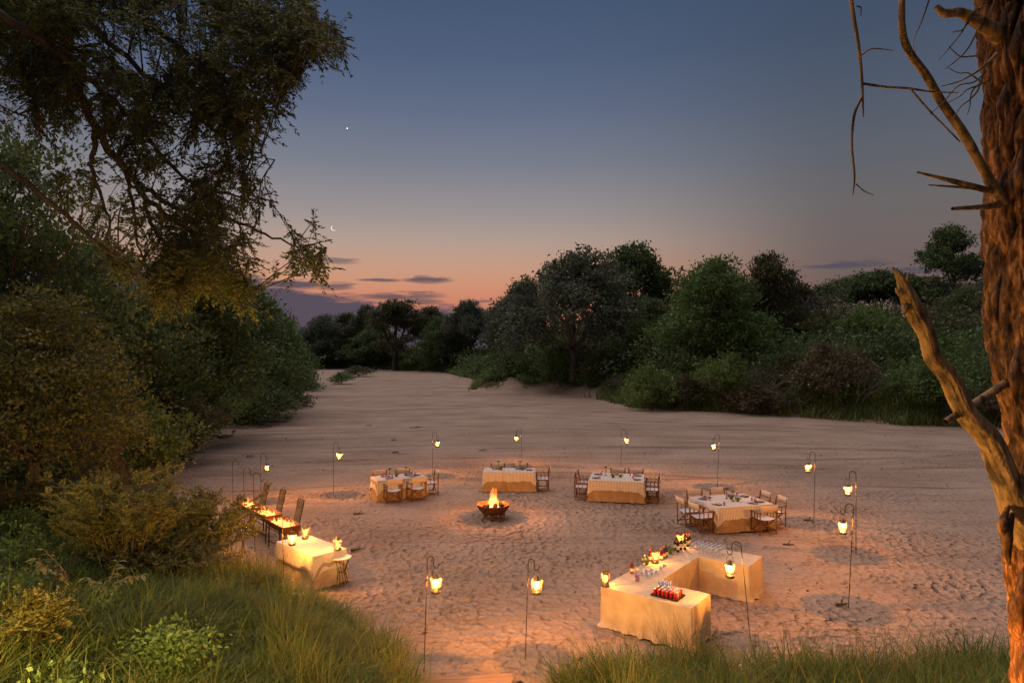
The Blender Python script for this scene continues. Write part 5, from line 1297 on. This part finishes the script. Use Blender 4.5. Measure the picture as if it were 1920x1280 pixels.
for k, (u, v, lb) in enumerate(((470, 944, 'farthest brazier of the row, half-drum on iron legs'), (499, 958, 'middle brazier of the row, half-drum on iron legs'), (531, 978, 'nearest brazier of the row, half-drum beside the buffet table'))):
    p = gp(u, v, .8); brazier((p.x, p.y, 0), BA, lb, 60 + k)

# ------------------------------------------------------------------ buffet table left, its lanterns and stool
dining_table(-4.97, 16.86, radians(-43.6), 1.8, .87, 'buffet table under a pale cloth beside the braziers', 'striped pale cloth lying over the buffet table', 760, True, M_CLOTH)
for u, v, lb in ((572, 1009, 'lit storm lantern standing on the far corner of the buffet table'), (633, 1031, 'lit storm lantern standing on the right corner of the buffet table')):
    p = gp(u, v, TH + .03); lantern(p, lb, 'lanterns standing on tables', .6)
st = gp(640, 1092); e = empty('side_table', (st.x, st.y, 0))
MB().lathe([(.235, .60), (.245, .605), (.245, .628), (.235, .632), (.0, .625)], 28, capt=False).build('round_top', M_WHITE, e, True)
lw = MB()
for k in range(12):
    a = 2 * pi * k / 12; MB().tube([(cos(a) * .20, sin(a) * .20, .60), (cos(a + .3) * .09, sin(a + .3) * .09, .28), (cos(a + .6) * .17, sin(a + .6) * .17, 0)], .006, 5).build('wire_leg', M_IRON, e)
MB().tube([(cos(q) * .092, sin(q) * .092, .28) for q in np.linspace(0, 2 * pi, 17)], .006, 5).build('waist_ring', M_IRON, e)
tag(e, 'small round white-topped wire side table at the end of the buffet table', 'table')
ty = gp(443, 1040); e = empty('folding_tray', (ty.x, ty.y, 0))
MB().box((0, 0, .70), (.5, .36, .02)).box((0, .17, .72), (.5, .015, .03)).box((0, -.17, .72), (.5, .015, .03)).build('tray', M_STEEL, e)
for sx in (-1, 1): MB().bar((sx * .2, -.16, 0), (sx * .2, .16, .69), .025, .025).bar((sx * .2 - sx * .03, .16, 0), (sx * .2 - sx * .03, -.16, .69), .025, .025).build('crossed_legs', M_WOOD, e)
tag(e, 'steel tray on crossed wooden legs half hidden by the yellow shrub', 'tray')

# ------------------------------------------------------------------ bar: three covered tables in a C
BA0 = Vector((1.81, 13.86, 0)); BANG = math.atan2(-.604, .797); BH = .78
def bl(a, b, z=0.0): return loc2(BA0.x, BA0.y, BANG, a, b, z)
for (a0, a1, b0, b1, lb, sd2) in ((0, 1.92, 0, .93, 'near table of the bar, carrying the tray of cans, pale floor-length cloth', 31), (0, .83, .935, 3.095, 'middle table of the bar, carrying the spirits, pale floor-length cloth', 32), (0, 1.97, 3.1, 4.05, 'far table of the bar, carrying the wine glasses, pale floor-length cloth', 33)):
    c = bl((a0 + a1) / 2, (b0 + b1) / 2); e = empty('bar_table', (c.x, c.y, .01), BANG)
    fl_ = .035 if sd2 != 32 else .0
    cloth_skirt(a1 - a0 - (.0 if sd2 != 32 else .04), b1 - b0 - (.02 if sd2 == 32 else 0), BH + (.004 if sd2 == 32 else 0), fl_, .034 if sd2 != 32 else .016, sd2, hem=.10, rows=12).build('table_skirt', M_CLOTH, e, True)
    MB().box((0, 0, BH - .03), (a1 - a0 - .06, b1 - b0 - .06, .03)).build('tabletop', M_WOOD, e)
    for sx in (-1, 1):
        for sy in (-1, 1): MB().box((sx * ((a1 - a0) / 2 - .1), sy * ((b1 - b0) / 2 - .1), (BH - .05) / 2), (.04, .04, BH - .05)).build('leg', M_IRON, e)
    tag(e, lb, 'table', 'bar tables')
BZ = BH + .018
def bp(u, v): return gp(u, v, BZ)
for u, v, lb in ((1135, 1098, 'lit storm lantern on the left corner of the bar'), (1229, 1055, 'lit storm lantern among the spirit bottles on the bar'), (1276, 1021, 'lit storm lantern behind the wine bottles on the bar')):
    lantern(bp(u, v), lb, 'lanterns standing on tables', .3)
def bottle(kind, p, label, group):
    e = empty('bottle', p)
    if kind == 'wine':
        MB().lathe([(.034, 0), (.037, .006), (.037, .19), (.030, .215), (.014, .24), (.0135, .30)], 12).build('body', M_WINE, e, True)
        MB().lathe([(.0145, .25), (.015, .305), (.012, .309)], 10).build('foil', M_FOIL, e, True)
        MB().lathe([(.0376, .06), (.0376, .14)], 12, capb=False, capt=False).build('paper_label', M_PAPER, e, True)
    else:
        gm = {'amber': G_AMBER, 'clear': G_CLEAR, 'green': G_GREEN}[kind]
        MB().lathe([(.036, 0), (.042, .006), (.042, .15), (.034, .18), (.014, .21), (.013, .255)], 12).build('body', gm, e, True)
        MB().lathe([(.015, .25), (.016, .28), (.012, .283)], 10).build('cap', M_FOIL if kind == 'amber' else M_IRON, e, True)
        MB().lathe([(.0426, .05), (.0426, .11)], 12, capb=False, capt=False).build('paper_label', M_PAPER, e, True)
        if kind == 'amber': MB().lathe([(.034, .008), (.038, .012), (.038, .10)], 12).build('liquor', mat('liquor', (.35, .08, .02), (.42, .11, .03), .2, 5), e, True)
    return tag(e, label, 'bottle', group)
for k, (u, v) in enumerate(((1266, 1031), (1271, 1034), (1277, 1030), (1284, 1029), (1289, 1024), (1293, 1022), (1268, 1025), (1285, 1020))):
    bottle('wine', bp(u, v), '%s dark wine bottle of the cluster at the bend of the bar' % ('first', 'second', 'fourth', 'fifth', 'seventh', 'last', 'rear third', 'rear sixth')[k], 'wine bottles')
for k, (kd, u, v, lb) in enumerate((('amber', 1185, 1074, 'squat bottle of orange liquor at the near end of the spirits'), ('clear', 1195, 1072, 'clear stoppered bottle beside the orange liquor'), ('clear', 1207, 1054, 'tall clear bottle left of the spirits lantern'), ('amber', 1219, 1052, 'amber bottle touching the left of the spirits lantern'), ('amber', 1240, 1050, 'amber bottle touching the right of the spirits lantern'), ('amber', 1245, 1046, 'amber bottle nearest the green sprig'), ('green', 1249, 1043, 'green bottle next to the green sprig on the bar'), ('clear', 1222, 1045, 'clear bottle behind the spirits lantern'))):
    bottle(kd, bp(u, v), lb, 'spirit bottles')
ME_WG = MB().lathe([(.032, 0), (.032, .003), (.005, .008), (.004, .085), (.018, .10), (.034, .125), (.036, .155), (.029, .205), (.0275, .205), (.034, .155), (.032, .127), (.0, .103)], 12, capt=False).mesh('wine_glass', G_CLEAR, True)
ME_HB = MB().lathe([(.030, 0), (.031, .004), (.035, .14), (.033, .14), (.029, .01), (.0, .008)], 12, capt=False).mesh('highball_glass', G_CLEAR, True)
ME_TMB2 = MB().lathe([(.038, 0), (.041, .005), (.043, .085), (.040, .085), (.037, .01), (.0, .009)], 12, capt=False).mesh('whisky_glass', G_CLEAR, True)
rows_ = ('front', 'second', 'third', 'fourth', 'fifth'); colsn = ('leftmost', 'second', 'third', 'fourth', 'fifth', 'sixth', 'rightmost')
for i in range(4):
    for j in range(7):
        p = bl(.55 + .105 * j + .012 * i, 3.28 + .13 * i, BZ); o = link('wine_glass', ME_WG); o.location = p
        tag(o, 'clear stemmed wine glass, %s in the %s row on the far bar table' % (colsn[j], rows_[i]), 'glass', 'wine glasses')
for k, (u, v) in enumerate(((1205, 1078), (1213, 1074), (1221, 1072), (1215, 1082), (1224, 1079), (1232, 1075), (1240, 1068), (1246, 1064))):
    o = link('whisky_glass', ME_TMB2); o.location = bp(u, v); tag(o, 'low clear glass, %s of those before the spirit bottles' % ('first', 'second', 'third', 'fourth', 'fifth', 'sixth', 'seventh', 'eighth')[k], 'glass', 'low glasses on the bar')
for k in range(6):
    o = link('highball_glass', ME_HB); o.location = bl(1.0 + .085 * (k % 3), .62 + .10 * (k // 3), BZ); tag(o, 'tall clear glass behind the cans, %s in the %s pair' % (('left', 'right')[k // 3], ('first', 'middle', 'last')[k % 3]), 'glass', 'tall glasses behind the cans')
o = link('tumbler', ME_TUMB); o.location = bp(1195, 1089); o.scale = (1.3, 1.3, 1.25); tag(o, 'single mauve tumbler standing on the near bar table', 'tumbler')
posy(bp(1257, 1037), 'green leafy sprig between spirits and wine bottles on the bar', 850, 220, .16)
posy(bp(1213, 1058), 'green leafy garnish beside the tall clear bottle on the bar', 851, 120, .10)
# tray of cans
tp = bl(1.30, .33, BZ); e = empty('can_tray', tp, BANG)
MB().box((0, 0, .004), (.56, .40, .008)).box((0, .195, .014), (.56, .01, .02)).box((0, -.195, .014), (.56, .01, .02)).box((.275, 0, .014), (.01, .38, .02)).box((-.275, 0, .014), (.01, .38, .02)).build('tray', M_IRON, e)
tag(e, 'black rectangular tray holding drink cans on the near bar table', 'tray')
CANC = {'red': ((.42, .015, .015), (.50, .03, .02)), 'green': ((.03, .16, .04), (.05, .22, .06)), 'silver': ((.55, .55, .55), (.65, .65, .65)), 'orange': ((.55, .18, .02), (.62, .22, .03)), 'white': ((.62, .60, .56), (.7, .68, .64))}
ME_CAN = {}
for cn, (a, b) in CANC.items():
    ME_CAN[cn] = (MB().lathe([(.026, 0), (.031, .006), (.031, .112), (.026, .122)], 12).mesh('can_' + cn, mat('can_' + cn, a, b, .3, 30, metal=.35, spec=.5), True),
                  MB().lathe([(.0262, .1225), (.024, .1245), (.022, .121), (.0, .121)], 12, capb=False, capt=False).mesh('can_lid', M_STEEL, True))
cols_ = [['red'] * 6, ['red', 'red', 'white', 'red', 'orange', 'white'], ['green', 'silver', 'orange', 'silver', 'white', 'orange'], ['green', 'silver', 'silver', 'orange', 'silver', 'red']]
cn_ = ('first', 'second', 'third', 'fourth', 'fifth', 'sixth')
for i in range(4):
    for j in range(6):
        c = cols_[i][j]; e = link('drink_can', ME_CAN[c][0]); e.location = loc2(tp.x, tp.y, BANG, -.215 + .085 * j, -.135 + .09 * i, BZ + .0085); link('lid', ME_CAN[c][1], None, e)
        tag(e, '%s drink can, %s from left in the %s row of the tray' % (c, cn_[j], ('front', 'second', 'third', 'back')[i]), 'can', 'drink cans')

# ------------------------------------------------------------------ walkway, driftwood, roots
wk = empty('wooden_walkway', (-.9, 10.9, 0), radians(6))
zz = 0
for k in range(9):
    o = MB().box((0, 0, 0), (1.9, .27, .05)).build('plank', M_PLANK, wk); yy = .55 - .285 * k; z = .03 + max(0, -(yy - .3)) * .30; o.location = (random.uniform(-.02, .02), yy, z + .02); o.rotation_euler = (random.uniform(-.02, .02), random.uniform(-.01, .01), random.uniform(-.012, .012))
for sx in (-1, 1): MB().bar((sx * .8, .35, -.03), (sx * .8, -2.2, .66), .08, .06).build('bearer', M_PLANK, wk)
tag(wk, 'wooden plank walkway coming down to the sand at the bottom edge', 'walkway')
for k, (u, v, L, lb) in enumerate(((780, 802, .9, 'forked dark piece of driftwood on the open sand past the left dining table'), (742, 849, .4, 'small dark lump of driftwood behind the left dining table'), (692, 798, .5, 'dark driftwood bit left of the forked piece'), (739, 825, .35, 'small dark lump midway between driftwood and left dining table'), (470, 855, .5, 'grey stick near the empty stakes'), (672, 965, .35, 'dark dung lump between braziers and left dining table'), (670, 1032, .35, 'dark stick on the sand right of the buffet table'), (1478, 1022, .3, 'small dark stick right of the square table'), (1516, 976, .3, 'short root beside the farthest right stake'), (1578, 1134, .25, 'short stick at the foot of the nearest right stake'), (905, 845, .4, 'dark twig on the sand behind the long table'))):
    p = gp(u, v); mb = MB(); r = random.Random(k); a = r.uniform(-.5, .5)
    limb(mb, (-L / 2, 0, .02), (L / 2, 0, .04), .035, .015, k, .12, k=5); limb(mb, (0, 0, .03), (L * .25, L * .2, .14), .02, .008, k + 50, .1, k=3)
    o = mb.build('driftwood', M_LOG, None, True); o.location = p; o.rotation_euler = (0, 0, a); tag(o, lb, 'driftwood', 'driftwood on the sand')
for k, (u, v, L, lb) in enumerate(((415, 822, 3.0, 'tangle of exposed roots at the left sand edge'), (345, 862, 2.2, 'roots below the bright rounded bush at left'), (1095, 722, 3.4, 'pale fallen branch lying on the sandy bank'))):
    p = gp(u, v); e = MB()
    r = random.Random(k + 9)
    for q in range(7): limb(e, (r.uniform(-.3, .3) * L, r.uniform(-.4, .4), .0), (r.uniform(-.6, .6) * L, r.uniform(-.6, .6), r.uniform(.1, .5)), .06, .015, q + k * 10, .25, k=6)
    o = e.build('root_tangle', M_GREYBARK if k == 2 else M_LOG, None, True); o.location = (p.x, p.y, hz(p.x, p.y)); tag(o, lb, 'roots', 'exposed roots and branches')

rl_ = np.random.default_rng(55); n = 2600
X = rl_.uniform(-24, 30, n * 4); Y = rl_.uniform(11, 60, n * 4); D = bed_dist(X, Y)
ok = (D < -.1) & (rl_.random(n * 4) < np.clip(np.exp(D / 2.2) + .06 * fbm(X * .3, Y * .3, seed=3), 0, 1)); X, Y, n = X[ok][:n], Y[ok][:n], min(n, int(ok.sum()))
a = rl_.uniform(0, 2 * pi, n); L = rl_.uniform(.03, .16, n)
P = np.stack([X, Y, rl_.uniform(.02, .05, n)], 1)
tag(link('leaf_litter', np_mesh('leaf_litter', leaf_quads(P, np.stack([np.cos(a), np.sin(a), rl_.uniform(-.05, .25, n)], 1), L, L * rl_.uniform(.12, .5, n), rl_), 4, mat=mat('dry_litter', (.05, .035, .022), (.15, .10, .06), .9, 20))), 'dry leaves and twigs strewn over the sand near the banks', 'litter', kind='stuff')

# ------------------------------------------------------------------ moon and planet
mp_ = at(626, 427, 2500.0); rm = 10.5; vs = []; n = 24
mo = MB()
for i in range(n + 1):
    t = -pi / 2 + pi * i / n
    for rr_, zf in ((1.0, 0), (.80, 1)):
        x = -cos(t) * rm * (1.0 if not zf else .80); vs.append((x, 0.0, sin(t) * rm)); vs.append((x, 3.0, sin(t) * rm))
for i in range(n):
    b = 4 * i; mo.f += [(b, b + 2, b + 6, b + 4), (b + 1, b + 5, b + 7, b + 3), (b, b + 4, b + 5, b + 1), (b + 2, b + 3, b + 7, b + 6)]
mo.v = vs
o = mo.build('moon', emit_mat('moonlight', (1.0, .90, .75), 1.3)); o.location = mp_; o.rotation_euler = (0, radians(-38), 0); tag(o, 'thin crescent moon low in the orange sky', 'moon')
o = MB().lathe([(.01, -2.4), (1.7, -1.7), (2.4, 0), (1.7, 1.7), (.01, 2.4)], 12).build('planet', emit_mat('planet_light', (.95, .97, 1.0), 2.0), None, True); o.location = at(651, 241, 2600.0); tag(o, 'bright evening planet above the crescent moon', 'planet')
